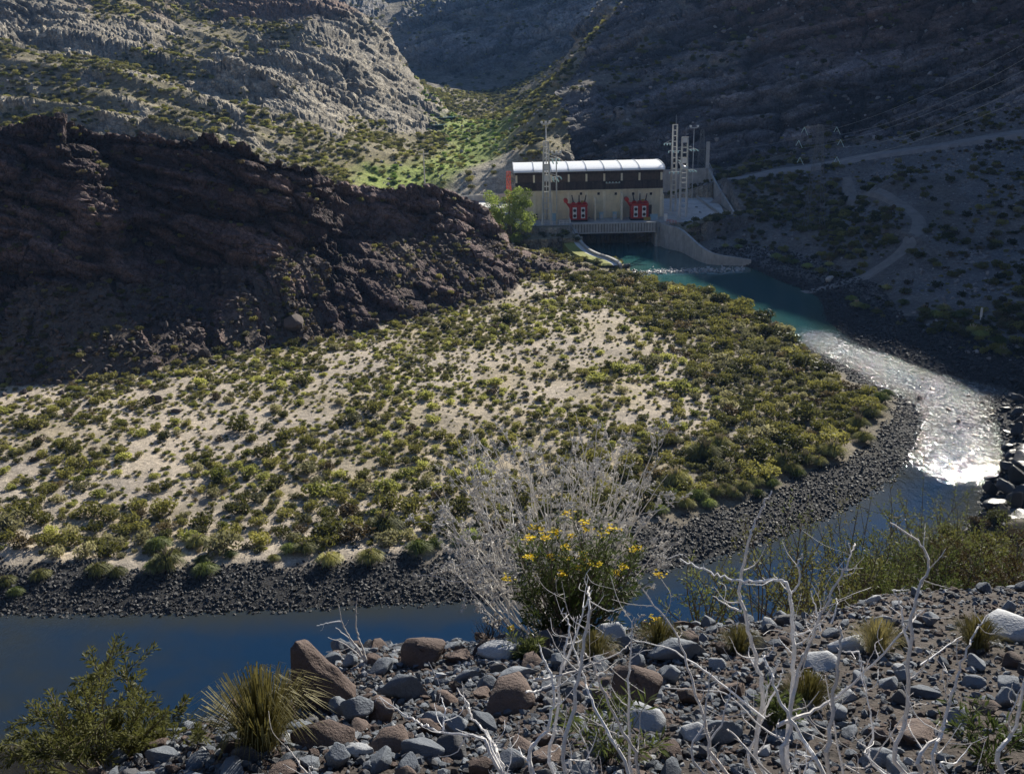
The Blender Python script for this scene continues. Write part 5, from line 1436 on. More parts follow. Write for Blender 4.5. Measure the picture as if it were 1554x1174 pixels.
# ------------------------------------------------------------------ stones of the banks
ST = {k: [stone_mesh(k + '_mesh_%d' % q, M[k], 200 + q + 10 * i, 3 if k == 'basalt' else 2 if k in ('white_stone', 'ridge_rubble') else 1, 0.7) for q in range(3)] for i, k in enumerate(('cobble', 'rubble', 'ridge_rubble', 'basalt', 'white_stone'))}
def boulders():
    R = np.random.default_rng(31)
    # black boulders of the outer bank
    src = None
    lst = [(1500, 745, 1.5), (1512, 770, 1.8), (1528, 750, 2.0), (1540, 772, 2.2), (1505, 722, 1.2), (1530, 715, 1.8), (1545, 735, 2.2), (1550, 700, 2.0), (1535, 690, 1.4), (1545, 660, 1.7), (1530, 655, 1.0), (1540, 630, 1.5), (1552, 645, 1.8), (1525, 620, 1.0), (1545, 610, 1.6), (1552, 590, 1.6), (1535, 600, 1.1),
           (1490, 785, 1.0), (1518, 790, 2.0), (1545, 795, 2.4), (1520, 735, 1.3), (1552, 760, 2.0), (1560, 720, 2.2), (1538, 580, 1.2), (1555, 570, 1.3), (1565, 690, 2.4), (1570, 750, 2.4), (1518, 635, 0.8), (1495, 735, 0.9), (1528, 678, 1.1), (1500, 800, 1.6), (1530, 805, 2.0), (1555, 810, 2.3)]
    for k, (px, py, s) in enumerate(lst):
        p = PZ(px, py, 0.4); z = max(gz(p.x, p.y), -0.1)
        put('boulder', ST['basalt'][k % 3], (p.x, p.y, z - 0.05), (s * 1.25, s * 1.25, s * R.uniform(1.0, 1.5)), R.uniform(0, 6), 'black boulder in the jumble along the outer bank of the rapids', 'boulder', 'black boulders of the outer bank', (R.uniform(-.3, .3), R.uniform(-.3, .3)))
    # rocks breaking the rapids
    for k, (px, py, s) in enumerate([(1355, 545, 0.6), (1415, 590, 0.7), (1440, 622, 0.8), (1395, 605, 0.9), (1378, 612, 0.8), (1400, 575, 0.5), (1455, 640, 0.8), (1430, 560, 0.6), (1470, 600, 0.6), (1500, 640, 0.7), (1505, 628, 0.6), (1390, 680, 0.8), (1392, 705, 0.5), (1480, 660, 0.6), (1268, 545, 0.7), (1490, 612, 0.7)]):
        p = PZ(px, py, 0)
        put('rapids_rock', ST['basalt'][k % 3], (p.x, p.y, -0.15), (s * 1.2, s, s * 0.9), R.uniform(0, 6), 'small dark rock breaking the white water of the rapids', 'rock', 'rocks in the rapids')
    # single rocks on the floodplain
    for px, py, s, h, lab, key in ((235, 610, 2.3, 1.0, 'lone dark boulder on the sand among low shrubs near the ridge shadow', 'ridge_rubble'), (445, 497, 5.0, 0.8, 'long flat maroon slab at the foot of the dark ridge', 'ridge_rubble'),
                                   (308, 542, 2.6, 1.1, 'tall angular boulder at the edge of the ridge shadow', 'ridge_rubble'), (322, 552, 1.7, 0.9, 'smaller boulder leaning beside the tall angular one', 'ridge_rubble'), (343, 545, 1.5, 1.0, 'dark block just beyond the tall angular boulder', 'ridge_rubble'),
                                   (295, 535, 1.6, 0.8, 'flat rock beside the tall angular boulder, away from the ridge', 'ridge_rubble'), (612, 494, 2.2, 1.0, 'rounded boulder below the lit end of the dark ridge', 'ridge_rubble'), (560, 492, 1.5, 0.9, 'small boulder between the long slab and the rounded boulder', 'ridge_rubble'),
                                   (1258, 428, 2.6, 0.9, 'pale boulder at the shaded water edge of the right bank', 'white_stone'), (300, 683, 1.0, 0.6, 'small reddish stone on bare sand among the shrubs', 'ridge_rubble'), (270, 625, 1.5, 0.6, 'flat pale brown rock beside the lone dark boulder', 'ridge_rubble'),
                                   (950, 408, 2.6, 1.0, 'dark rock at the foot of the curved wall beside the weir', 'basalt'), (962, 412, 1.6, 0.9, 'smaller dark rock at the end of the stone weir', 'basalt')):
        p = hit(px, py)
        put('boulder', ST[key][R.integers(3)], (p.x, p.y, p.z - 0.1), (s, s * 0.8, s * h * 0.9), R.uniform(0, 6), lab, 'boulder')
    S = {}
    def mass(name, key, n, dens, smin, smax, label, seed, pw=2.0):
        P = scatter(n, dens, seed); s = R.uniform(0, 1, n) ** pw * (smax - smin) + smin
        for q in range(3):
            if (key, q) not in S:
                o = [x for x in COL.objects if x.type == 'MESH' and x.data == ST[key][q]]
                if not o:
                    pp_ = P[q]; o = [put('stone', ST[key][q], (pp_[0], pp_[1], pp_[2]), smax, 0, {'cobble': 'dark cobble stone lying on the river bank', 'rubble': 'grey stone lying on the rubble slope of the right bank', 'ridge_rubble': 'maroon block fallen from the ridge', 'white_stone': 'pale stone on the weir'}[key] + (' with a flat top', ' with a rounded top', ' with a sharp edge')[q], 'stone')]
                S[(key, q)] = o[0]
            gn_scatter(name, S[(key, q)], P[q::3], s[q::3], label, 'stones', 0.12, 0.4, seed + q)
    bank = (_dr > -1.0) & (_dr < 13) & (_Y < 260) & (MM['near'] < 0.5) & (MM['plant'] > 3)
    mass('cobbles', 'cobble', 20000, bank * np.where(MK['cob'] > 0.3, 1.0, 0.02) * (_pl == 0) * np.where(_Y > 175, 0.35, 1), 0.12, 0.55, 'dark cobbles covering the inner river bank', 701)
    mass('bank_cobbles', 'cobble', 8000, bank * (_pl == 3), 0.2, 0.9, 'dark cobbles covering the outer river bank', 711)
    mass('rubble_field', 'rubble', 5500, ((_pl == 3) & clear & (_dr > 8)) * (0.15 + MK['rubble']) , 0.2, 1.3, 'grey rubble strewn over the right bank', 721, 3.0)
    mass('talus', 'ridge_rubble', 5000, ((_pl == 1) & (_rk < 0.6)) * 1.0 + (_pl == 0) * sstep(3.2, 4.0, _H) * 0.12 * (_Y > 100), 0.16, 1.25, 'maroon talus blocks under the ridge cliff', 731, 3.5)
    mass('scree', 'rubble', 3500, ((_pl == 2) & (_rk < 0.8) & (_Y > 256)) * 1.0, 0.3, 2.2, 'pale blocks strewn over the sunlit valley side', 741, 3.0)
    mass('mountain_scree', 'rubble', 1200, ((_pl == 4) & (MM['r'] < 480)) * 1.0, 0.4, 2.6, 'grey blocks strewn over the shaded mountain foot', 751, 3.0)
    wy = PZ(1030, 412).y
    wp = np.stack([R.uniform(24, 57, 420), wy + R.normal(0, 1.5, 420) + 0, np.full(420, -0.02)], -1); wp[:, 1] += (wp[:, 0] - 40) * 0.05
    for q in range(3):
        src_ = [x for x in COL.objects if x.type == 'MESH' and x.data == ST['white_stone'][q]]
        if not src_:
            src_ = [put('stone', ST['white_stone'][q], tuple(wp[q]), 0.8, 0, 'pale stone on the weir%s' % (' with a flat top', ' with a rounded top', ' with a sharp edge')[q], 'stone')]
        gn_scatter('weir_stones', src_[0], wp[q::3], R.uniform(0.25, 0.85, len(wp[q::3])), 'pale wet stones of the weir across the tailrace', 'stones', 0.1, 0.4, 760 + q)
boulders()

# ------------------------------------------------------------------ tree by the powerhouse
def tree(x, y, z, w, h, seed):
    R = np.random.default_rng(seed)
    t = empty('tree', (x, y, z), 'round bright green leafy tree beside the tree end of the powerhouse, behind the ridge', 'tree')
    tr = MB(); tr.tube([(0, 0, -0.5), (0.1, 0, h * 0.25), (-0.15, 0.1, h * 0.5), (0.1, 0, h * 0.75)], [0.45, 0.36, 0.22, 0.08], 8)
    tips = []
    for k in range(13):
        a = R.uniform(0, 6.28); f = R.uniform(0.05, 0.5); e = Vector((math.cos(a) * w * R.uniform(.28, .44), math.sin(a) * w * R.uniform(.28, .44), h * R.uniform(0.25, 0.92)))
        b0 = Vector((0, 0, h * f * 0.8)); tr.tube([b0, b0.lerp(e, 0.5) + Vector((0, 0, 0.5)), e], [0.17, 0.1, 0.03], 5); tips.append(e)
    tr.build('trunk', M['bark'], t)
    V, F = [], []
    cl = [(q.x, q.y, q.z, R.uniform(1.3, 2.2)) for q in tips]
    for k in range(46):
        d = R.normal(size=3); d /= np.linalg.norm(d); q = R.uniform(0.55, 1) 
        zz = h * 0.5 + d[2] * h * 0.43 * q
        wr = w * 0.44 * (1.0 - 0.35 * max(0, (zz / h - 0.6)))
        cl.append((d[0] * wr * q, d[1] * wr * q, zz, R.uniform(0.9, 1.9)))
    for (cx, cy, cz_, r) in cl:
        for i in range(int(230 * r)):
            d = R.normal(size=3); d /= np.linalg.norm(d); p = np.array([cx, cy, max(0.3, cz_)]) + d * r * R.uniform(0.2, 1) ** 0.5 * np.array([1, 1, 0.85])
            u = R.normal(size=3); u /= np.linalg.norm(u); w_ = np.cross(u, R.normal(size=3)); w_ /= np.linalg.norm(w_); s = R.uniform(0.12, 0.26)
            b = len(V); V += [p - u * s, p + w_ * s * 0.5, p + u * s, p - w_ * s * 0.5]; F.append((b, b + 1, b + 2, b + 3))
    me = bpy.data.meshes.new('crown'); me.from_pydata([tuple(v) for v in V], [], F); me.materials.append(M['leaf_tree']); me.update()
    o = bpy.data.objects.new('crown', me); COL.objects.link(o); o.parent = t
pt = PD(774, 345, 262); zt = gz(pt.x, 262)
tree(pt.x, 262, min(zt, pt.z + 1), 13.5, PD(774, 281, 262).z - min(zt, pt.z + 1), 3)
# creek ponds up the valley
def pond(px, py, d, w, l, lab):
    p = hit(px, py); b = MB(); n = 18
    z = p.z + 0.25
    b.add([(p.x + math.cos(2 * PI * k / n) * w * (1 + 0.25 * math.sin(3 * k)), p.y + math.sin(2 * PI * k / n) * l, z) for k in range(n)], [tuple(range(n))])
    o = b.build('creek_water', M['pond']); o['kind'] = 'structure'
m, nt, b_ = mat('creek_pond_water'); b_.inputs['Base Color'].default_value = (0.10, 0.20, 0.26, 1); b_.inputs['Roughness'].default_value = 0.12; M['pond'] = m
L(nt, bump(nt, noise(nt, pos(nt), 1.5, 3), 0.3, 0.05), b_.inputs['Normal'])
pond(677, 178, 560, 5.0, 9, ''); pond(663, 190, 520, 4.5, 6, '')

# ------------------------------------------------------------------ foreground: stones of the terrace
M['st_blue'] = stone_mat('blue_grey_stone', (0.085, 0.10, 0.125), (0.21, 0.23, 0.26), 0.8, 4.0, 0.02)
M['st_brown'] = stone_mat('maroon_brown_stone', (0.075, 0.052, 0.046), (0.15, 0.11, 0.095), 0.85, 4.0, 0.03)
M['st_pale'] = stone_mat('pale_grey_stone', (0.24, 0.255, 0.28), (0.42, 0.43, 0.45), 0.75, 4.0, 0.02)
M['st_dark'] = stone_mat('dark_slate_stone', (0.04, 0.042, 0.05), (0.11, 0.11, 0.12), 0.75, 4.0, 0.02)
FS = {}
for i, k in enumerate(('blue', 'brown', 'pale', 'dark')):
    FS[k] = [stone_mesh('stone_%s_%d' % (k, q), M['st_' + k], 400 + 20 * i + q, 3, 0.72, 0.12, 14) for q in range(3)] + [stone_mesh('pebble_%s' % k, M['st_' + k], 460 + i, 1, 0.6, 0.12, 8)]
def foreground_stones():
    R = np.random.default_rng(41)
    named = [(487, 1082, 92, 1.05, 'brown', 'tall pointed brown boulder at the terrace edge beside the tussock'), (613, 1066, 62, 0.95, 'blue', 'angular blue grey boulder near the small dead twig'), (640, 1012, 85, 0.55, 'brown', 'low domed maroon boulder at the terrace edge'),
             (762, 1004, 66, 0.55, 'pale', 'smooth pale grey boulder at the edge below the dark dry bush'), (690, 1006, 48, 0.5, 'brown', 'small maroon boulder at the edge between domed maroon and smooth pale boulders'), (772, 1078, 78, 0.65, 'brown', 'broad brown boulder half buried in gravel among white twigs'),
             (788, 1030, 56, 0.4, 'blue', 'flat blue grey slab above the broad brown boulder'), (968, 1080, 98, 0.75, 'brown', 'big maroon boulder behind the white twigs'), (972, 1108, 74, 0.5, 'pale', 'whitish boulder in front of the big maroon boulder'), (578, 1098, 60, 0.7, 'brown', 'squat maroon brown boulder beside blue grey stones'),
             (538, 1102, 66, 0.6, 'blue', 'rounded blue grey boulder beside squat maroon one'), (492, 1136, 78, 0.42, 'brown', 'long low maroon grey slab next to the tussock foot'), (462, 1112, 46, 0.35, 'blue', 'flat grey stone at the foot of the pointed brown boulder'), (1036, 1004, 80, 0.62, 'blue', 'large blue grey boulder at the terrace edge near yellow flowers'),
             (1102, 1130, 58, 0.8, 'blue', 'dark blue grey boulder under crossing white twigs'), (1300, 992, 52, 0.55, 'pale', 'pale pointed stone at the foot of the green slope shrubs'), (1528, 972, 74, 0.6, 'pale', 'pale slab at the terrace edge under the right hillside shrubs'), (1147, 990, 42, 0.9, 'blue', 'upright grey stone among shrubs at the terrace edge'),
             (590, 1140, 58, 0.55, 'brown', 'maroon stone with sloping top in the gravel'), (690, 1118, 50, 0.6, 'blue', 'grey green stone beneath a fallen white twig'), (735, 1108, 44, 0.7, 'blue', 'rounded grey green stone below the broad brown boulder'), (1245, 1018, 60, 0.4, 'pale', 'low pale stone in the gravel behind upright twigs'),
             (1408, 1060, 40, 0.5, 'blue', 'blue grey stone in the gravel beside a leaning white twig'), (1378, 1040, 40, 0.5, 'blue', 'pair stone of blue grey on brown soil under the pale slab'), (1290, 1066, 46, 0.4, 'pale', 'flat whitish stone in the gravel right of the upright twigs'), (1395, 1130, 80, 0.45, 'brown', 'broad flat maroon rock in the brown soil below leaning twigs'),
             (690, 1150, 60, 0.5, 'dark', 'dark slate stone in the near gravel'), (640, 1152, 60, 0.55, 'blue', 'grey stone next to dark slate stone in the near gravel'), (545, 1152, 42, 0.6, 'pale', 'small whitish stone in the near gravel'), (925, 975, 46, 0.7, 'pale', 'pale stone tucked beneath the yellow flowered bush')]
    pts, rad = [], []
    # the pointed boulder: a leaning wedge, worn
    bm = bmesh.new()
    for q in ((-0.50, -0.36, -0.2), (0.52, -0.40, -0.2), (0.50, 0.4, -0.2), (-0.45, 0.42, -0.2), (-0.47, -0.30, 0.62), (-0.36, -0.05, 1.0), (-0.22, 0.18, 0.92), (-0.05, -0.30, 0.66), (0.22, 0.0, 0.60), (0.50, -0.2, 0.28), (0.52, 0.2, 0.22), (-0.46, 0.3, 0.6), (-0.44, -0.15, 0.97)): bm.verts.new(q)
    bmesh.ops.convex_hull(bm, input=bm.verts)
    bmesh.ops.subdivide_edges(bm, edges=bm.edges, cuts=4, use_grid_fill=True)
    bmesh.ops.smooth_vert(bm, verts=bm.verts, factor=0.5, use_axis_x=True, use_axis_y=True, use_axis_z=True)
    co = np.array([v.co[:] for v in bm.verts]); nn = fbm(co[:, 0] * 3, co[:, 1] * 3, co[:, 2] * 3, octv=4, seed=5)
    for v, k_ in zip(bm.verts, nn): v.co = v.co * (1 + 0.10 * k_)
    wedge = bpy.data.meshes.new('pointed_boulder'); bm.to_mesh(wedge); bm.free(); wedge.materials.append(M['st_brown'])
    wedge.polygons.foreach_set('use_smooth', np.ones(len(wedge.polygons), bool)); wedge.update()
    px, py, w, hr, k, lab = named[0]; named = named[1:]
    p = hit(px, py); s = w * (p - Vector((0, 0, CAM_Z))).length / F_PX
    put('boulder', wedge, (p.x, p.y + 0.3 * s, p.z - 0.05), (s * 0.95, s * 0.8, s * 1.3), 0.05, lab, 'boulder'); pts.append((p.x, p.y + 0.2)); rad.append(s * 0.55)
    for px, py, w, hr, k, lab in named:
        p = hit(px, min(py, 1172)); s = w * (p - Vector((0, 0, CAM_Z))).length / F_PX
        pts.append((p.x, p.y)); rad.append(s * 0.5)
        put('boulder' if w > 60 else 'stone', FS[k][R.integers(3)], (p.x, p.y + s * 0.3, p.z - 0.12 * s), (s * 0.92, s * 0.8, s * 1.3 * hr), R.uniform(-0.7, 0.7), lab, 'boulder' if w > 60 else 'stone', None, (R.uniform(-.12, .12), R.uniform(-.12, .12)))
    near = (MM['near'] > 0.5) & (MM['r'] < 12) & (MM['r'] > 2.2)
    e = np.interp(_X, [-30, -4, -2.4, -1.45, -1.2, 0.5, 1.5, 3, 5, 8, 14, 30], [0.5, 1.8, 3.0, 4.6, 5.55, 5.7, 5.9, 6.7, 7.4, 8.4, 10, 14])
    dens = near * (_Y < e + 0.8) * np.interp(_X, [-3, -1.6, 0.8, 1.8, 6], [0.8, 1.0, 1.0, 0.34, 0.15])
    n = 6500
    wide = np.ones_like(SEEN) * (np.abs(_A) < math.radians(62))[None, :]
    P = scatter(n, dens, 42, wide); s = 0.03 + 0.11 * R.uniform(0, 1, n) ** 3.8
    o = np.argsort(-s); P, s = P[o], s[o]
    allp = np.vstack([np.array([(a, b, 0) for a, b in pts]), P]); alls = np.concatenate([rad, s * 0.55])
    kp = thin_small(allp, alls); kp = kp[kp >= len(pts)] - len(pts)
    P, s = P[kp], s[kp]
    kinds = np.array(['blue', 'brown', 'dark', 'pale'])[R.choice(4, len(P), p=[0.42, 0.33, 0.18, 0.07])]
    D = {'blue': 'blue grey angular stone', 'brown': 'maroon brown stone', 'dark': 'dark slate stone', 'pale': 'pale grey stone'}
    vis = np.abs(np.arctan2(P[:, 0], P[:, 1])) < math.radians(30.5)
    o2 = np.argsort(~vis, kind='stable'); P, s, kinds = P[o2], s[o2], kinds[o2]
    cnt = min(265, int(vis.sum()))
    src = {}
    for k in range(cnt):
        kd = kinds[k]
        wh = 'in the open gravel near the tussock grass' if P[k][0] < 0.1 else 'in the gravel below the yellow flowered bush' if P[k][0] < 1.5 else 'on the brown soil among the white thorn twigs'
        o_ = put('stone', FS[kd][R.integers(3)], (P[k][0], P[k][1], P[k][2] - 0.08 * s[k]), (s[k] * 1.1, s[k], s[k] * R.uniform(0.8, 1.25)), R.uniform(0, 6.28), D[kd] + ' ' + wh, 'stone', 'stones of the terrace', (R.uniform(-.35, .35), R.uniform(-.35, .35)))
    n = 38000
    Q = scatter(n, dens * (MM['r'] < 10), 43, wide); sq = 0.012 + 0.05 * R.uniform(0, 1, n) ** 2.2
    rest = P[cnt:]; srest = s[cnt:]
    kq = R.choice(4, n, p=[0.44, 0.28, 0.16, 0.12])
    for q, kd in enumerate(('blue', 'brown', 'dark', 'pale')):
        if len(rest):
            m_ = kinds[cnt:] == kd
        pp_ = Q[kq == q]
        src_ = put('pebble', FS[kd][3], (pp_[0][0], pp_[0][1], pp_[0][2]), 0.06, 0, D[kd].replace('stone', 'pebble') + ' in the near gravel', 'pebble', 'pebbles in the near gravel')
        a, b = np.vstack([rest[m_], pp_]), np.concatenate([srest[m_], sq[kq == q]])
        gn_scatter('gravel', src_, a, b, D[kd].replace('stone', 'gravel') + ' covering the terrace', 'gravel', 0.05, 0.5, 800 + q)
def thin_small(pts, rad):
    keep = []; cell = {}; cs = 0.35
    for k in range(len(pts)):
        x, y, r = pts[k][0], pts[k][1], rad[k]; ci, cj = int(x // cs), int(y // cs); ok = True
        for a in (-1, 0, 1):
            for b in (-1, 0, 1):
                for q in cell.get((ci + a, cj + b), ()):
                    if (pts[q][0] - x) ** 2 + (pts[q][1] - y) ** 2 < ((rad[q] + r) * 0.85) ** 2: ok = False
        if ok: keep.append(k); cell.setdefault((ci, cj), []).append(k)
    return np.array(keep, int)
foreground_stones()

# ------------------------------------------------------------------ foreground: dead white thorn shrubs
M['deadwood'] = stone_mat('bleached_dead_wood', (0.50, 0.46, 0.43), (0.86, 0.85, 0.85), 0.85, 11.0, 0.004, 0.25, False)
M['greywood'] = plain('grey_dead_twigs', (0.66, 0.635, 0.60), 0.8, var=0.2, scale=20)
def thorny(mb, pts, r0, r1, R, twig=0.5, thorn=1.0, sub=True):
    """a branch through points with kinks, side twigs and short thorns"""
    S = [Vector(p) for p in spline([tuple(p) for p in pts], 6)]
    n = len(S); rr = []
    for i in range(n):
        f = i / (n - 1); S[i] = S[i] + Vector(R.normal(0, 1, 3)) * r0 * 0.35; rr.append(r0 + (r1 - r0) * f)
    mb.tube(S, rr, 6)
    Ls = 0
    for i in range(1, n - 1):
        d = (S[i + 1] - S[i]); seg = d.length; d.normalize()
        k = R.poisson(seg / 0.032 * thorn)
        for _ in range(k):
            a = Vector(R.normal(0, 1, 3)); a = (a - d * a.dot(d)).normalized()
            b0 = S[i].lerp(S[i + 1], R.uniform()); e = b0 + (a * 0.9 + d * 0.5).normalized() * R.uniform(0.008, 0.022)
            mb.tube([b0, e], [rr[i] * 0.45, 0.0005], 3, cap=False)
        if sub and R.uniform() < twig * seg / 0.09:
            a = Vector(R.normal(0, 1, 3)); a = (a - d * a.dot(d)).normalized()
            Lt = R.uniform(0.05, 0.2); q0 = S[i]; q1 = q0 + (d * 0.5 + a * 0.8) * Lt * 0.5; q2 = q1 + (d * 0.8 + a * 0.4 + Vector(R.normal(0, .25, 3))) * Lt * 0.5
            thorny(mb, [q0, q1, q2], rr[i] * 0.5, 0.0009, R, 0.4, thorn * 0.8, Lt > 0.13)
def zp3(l): return [(950 + x / 2.573, 740 + y / 2.573) for x, y in l]
def zp2(l): return [(400 + x / 2.59, 900 + y / 2.59) for x, y in l]
def thorn_shrub(name, label, base, branches, seed):
    R = np.random.default_rng(seed)
    t = empty(name, base, label, 'shrub')
    B0 = Vector(base)
    for (pl, y0, y1, w) in branches:
        pts = []
        for i, (px, py) in enumerate(pl):
            f = i / max(1, len(pl) - 1); pts.append(PD(px, py, y0 + (y1 - y0) * f) - B0)
        if pl[0][1] > 1130:
            pts = [Vector((0, 0, 0)) + Vector(R.normal(0, 0.04, 3)) * Vector((1, 1, 0)).length * 0.5] + pts
        mb = MB(); r = w * 0.62 * y0 / F_PX
        thorny(mb, pts, r, r * 0.3, R, 0.55, 0.9)
        mb.build('branch', M['deadwood'], t)
def gbase(x, y): return (x, y, gz(x, y) - 0.03)
A3, A2 = zp3, zp2
thorn_shrub('thorn_shrub', 'bleached leafless thorn shrub with the longest leaning branches in front of the green shrubs', gbase(1.15, 2.75), [
    (A3([(400, 1117), (300, 880), (240, 700), (190, 560), (65, 400)]), 2.8, 3.2, 6.5), (A3([(530, 1100), (535, 800), (500, 640), (460, 480), (445, 390), (480, 200), (500, 140), (540, 70), (570, 10)]), 3.0, 3.3, 7.5),
    (A3([(640, 1110), (650, 780), (650, 550), (635, 390), (590, 358), (480, 365), (385, 350), (300, 315), (205, 280)]), 2.9, 3.1, 7.5), (A3([(630, 1110), (640, 950), (660, 780), (730, 570), (800, 420), (870, 280), (895, 210)]), 2.7, 3.2, 8),
    (A3([(770, 1115), (690, 980), (600, 820), (550, 680), (530, 650)]), 2.5, 2.7, 8), (A3([(590, 930), (680, 890), (800, 830), (960, 690), (1090, 550), (1165, 475)]), 2.8, 3.1, 6.5), (A3([(790, 1112), (800, 900), (830, 700), (840, 560), (815, 540)]), 2.6, 2.8, 8),
    (A3([(300, 1112), (310, 900), (330, 720)]), 2.6, 2.7, 5), (A3([(360, 1112), (380, 900), (410, 800)]), 2.7, 2.8, 5), (A3([(640, 420), (680, 360), (670, 300), (690, 255)]), 3.1, 3.2, 4), (A3([(845, 1115), (815, 950), (780, 730)]), 2.9, 3.0, 5),
    (A3([(560, 1112), (420, 960), (390, 940)]), 2.4, 2.5, 5), (A3([(540, 900), (330, 730), (170, 630), (20, 590)]), 2.9, 3.2, 4), (A3([(640, 990), (540, 940), (400, 810), (290, 790), (150, 780)]), 2.8, 3.0, 3.5), (A3([(500, 1112), (520, 950), (560, 830), (600, 760), (610, 700)]), 3.0, 3.1, 5),
    (A3([(450, 480), (400, 460), (340, 420)]), 3.1, 3.2, 3.5), (A3([(760, 560), (740, 470), (720, 400)]), 3.1, 3.2, 3.5), (A3([(800, 530), (825, 460), (820, 430)]), 3.1, 3.2, 3)], 61)
thorn_shrub('thorn_shrub', 'bleached leafless thorn shrub with upright branches over the brown soil', gbase(1.75, 2.7), [
    (A3([(1085, 1115), (1095, 900), (1110, 600), (1130, 440), (1180, 300), (1140, 210), (1030, 135)]), 2.7, 3.1, 8), (A3([(1160, 1117), (1230, 950), (1290, 740), (1350, 590), (1415, 495)]), 2.5, 2.8, 7.5), (A3([(1220, 1117), (1235, 960), (1250, 900)]), 2.5, 2.6, 7),
    (A3([(1110, 620), (1085, 550), (1075, 470), (1045, 400)]), 2.9, 3.0, 4.5), (A3([(1000, 1112), (965, 950), (940, 800), (910, 640)]), 2.8, 2.9, 5), (A3([(985, 1090), (970, 990)]), 2.7, 2.8, 4), (A3([(910, 640), (860, 640), (845, 635)]), 2.9, 2.9, 3),
    (A3([(1245, 1112), (1290, 1070), (1350, 1000)]), 2.5, 2.6, 4), (A3([(900, 1112), (950, 1080), (1100, 870), (1180, 840)]), 2.7, 2.9, 3.5), (A3([(1150, 690), (1250, 620), (1310, 580)]), 3.0, 3.2, 3), (A3([(1040, 400), (1070, 400), (1105, 398)]), 3.0, 3.0, 2.5)], 62)
thorn_shrub('thorn_shrub', 'single bleached thorn stem leaning at the edge of the brown soil', gbase(1.75, 2.35), [
    (A3([(1470, 1117), (1510, 960), (1554, 760), (1580, 640)]), 2.3, 2.4, 9)], 63)
thorn_shrub('thorn_shrub', 'bleached leafless thorn shrub rising in front of the yellow flowered bush', gbase(0.35, 2.7), [
    (A2([(1060, 705), (1120, 520), (1140, 380), (1110, 280), (1080, 205)]), 2.8, 3.0, 7), (A2([(1190, 705), (1220, 450), (1250, 250), (1280, 60), (1275, 0), (1280, -20)]), 2.7, 3.0, 7.5), (A2([(1140, 705), (1150, 500), (1180, 250), (1200, 130), (1175, 60)]), 2.9, 3.1, 6.5),
    (A2([(1430, 710), (1310, 470), (1260, 330), (1200, 150)]), 2.6, 2.9, 6.5), (A2([(1475, 705), (1400, 520), (1330, 370), (1290, 270), (1255, 230)]), 2.7, 2.9, 6.5), (A2([(1440, 705), (1435, 400), (1440, 250), (1455, 90)]), 2.8, 3.0, 6), (A2([(1060, 340), (1160, 325), (1260, 290), (1400, 230), (1440, 190)]), 2.9, 3.1, 4),
    (A2([(1180, 300), (1220, 180), (1260, 60), (1290, -10)]), 3.0, 3.1, 4.5), (A2([(1030, 385), (1080, 380), (1140, 350)]), 2.9, 3.0, 3.5), (A2([(1210, 690), (1270, 650), (1310, 540)]), 2.7, 2.8, 4), (A2([(1300, 705), (1250, 560), (1220, 500)]), 2.8, 2.9, 3.5)], 64)
thorn_shrub('thorn_shrub', 'fallen bleached thorn branch lying over the gravel in front of the broad brown boulder', gbase(0.02, 2.9), [
    (A2([(945, 705), (905, 600), (870, 540), (820, 490), (800, 430), (760, 370)]), 2.9, 3.3, 6.5), (A2([(890, 620), (840, 565), (700, 545), (620, 510), (560, 480), (455, 405)]), 2.9, 3.3, 6), (A2([(705, 545), (712, 460), (700, 405)]), 3.1, 3.2, 3.5), (A2([(930, 690), (870, 535)]), 2.9, 3.0, 6), (A2([(1050, 700), (1020, 640), (1000, 600)]), 2.8, 2.9, 3.5)], 65)
thorn_shrub('thorn_shrub', 'thin bleached thorn sprig standing by the foot of the tussock grass', gbase(-0.55, 3.0), [(A2([(175, 712), (130, 650), (90, 600)]), 2.9, 3.0, 4), (A2([(190, 712), (215, 690)]), 2.9, 2.95, 2.5)], 66)
# small dead twig on the terrace edge
def dead_twig():
    R = np.random.default_rng(67); p = hit(552, 1008); y = p.y
    t = empty('dead_twig', p, 'small bleached leafless twig on the edge beside the pointed brown boulder', 'twig')
    def q(l): return [PD(400 + x / 3.885, 940 + yy / 3.885, y) - p for x, yy in l]
    for l, w in (([(612, 268), (590, 190), (560, 100), (545, 30), (545, -60), (552, -130)], 3.2), ([(608, 265), (570, 190), (500, 90), (462, 10), (440, -90)], 2.8), ([(590, 240), (520, 130), (425, 48)], 2.2), ([(580, 230), (490, 150), (380, 105)], 2.4), ([(610, 268), (540, 300), (490, 350), (478, 385)], 2.6), ([(540, 300), (480, 240), (435, 185)], 1.8), ([(460, 8), (380, 20), (315, 35)], 2)):
        mb = MB(); thorny(mb, q(l), w * 0.5 * y / F_PX * 1.3, 0.002, R, 0.25, 0.35); mb.build('branch', M['deadwood'], t)
dead_twig()
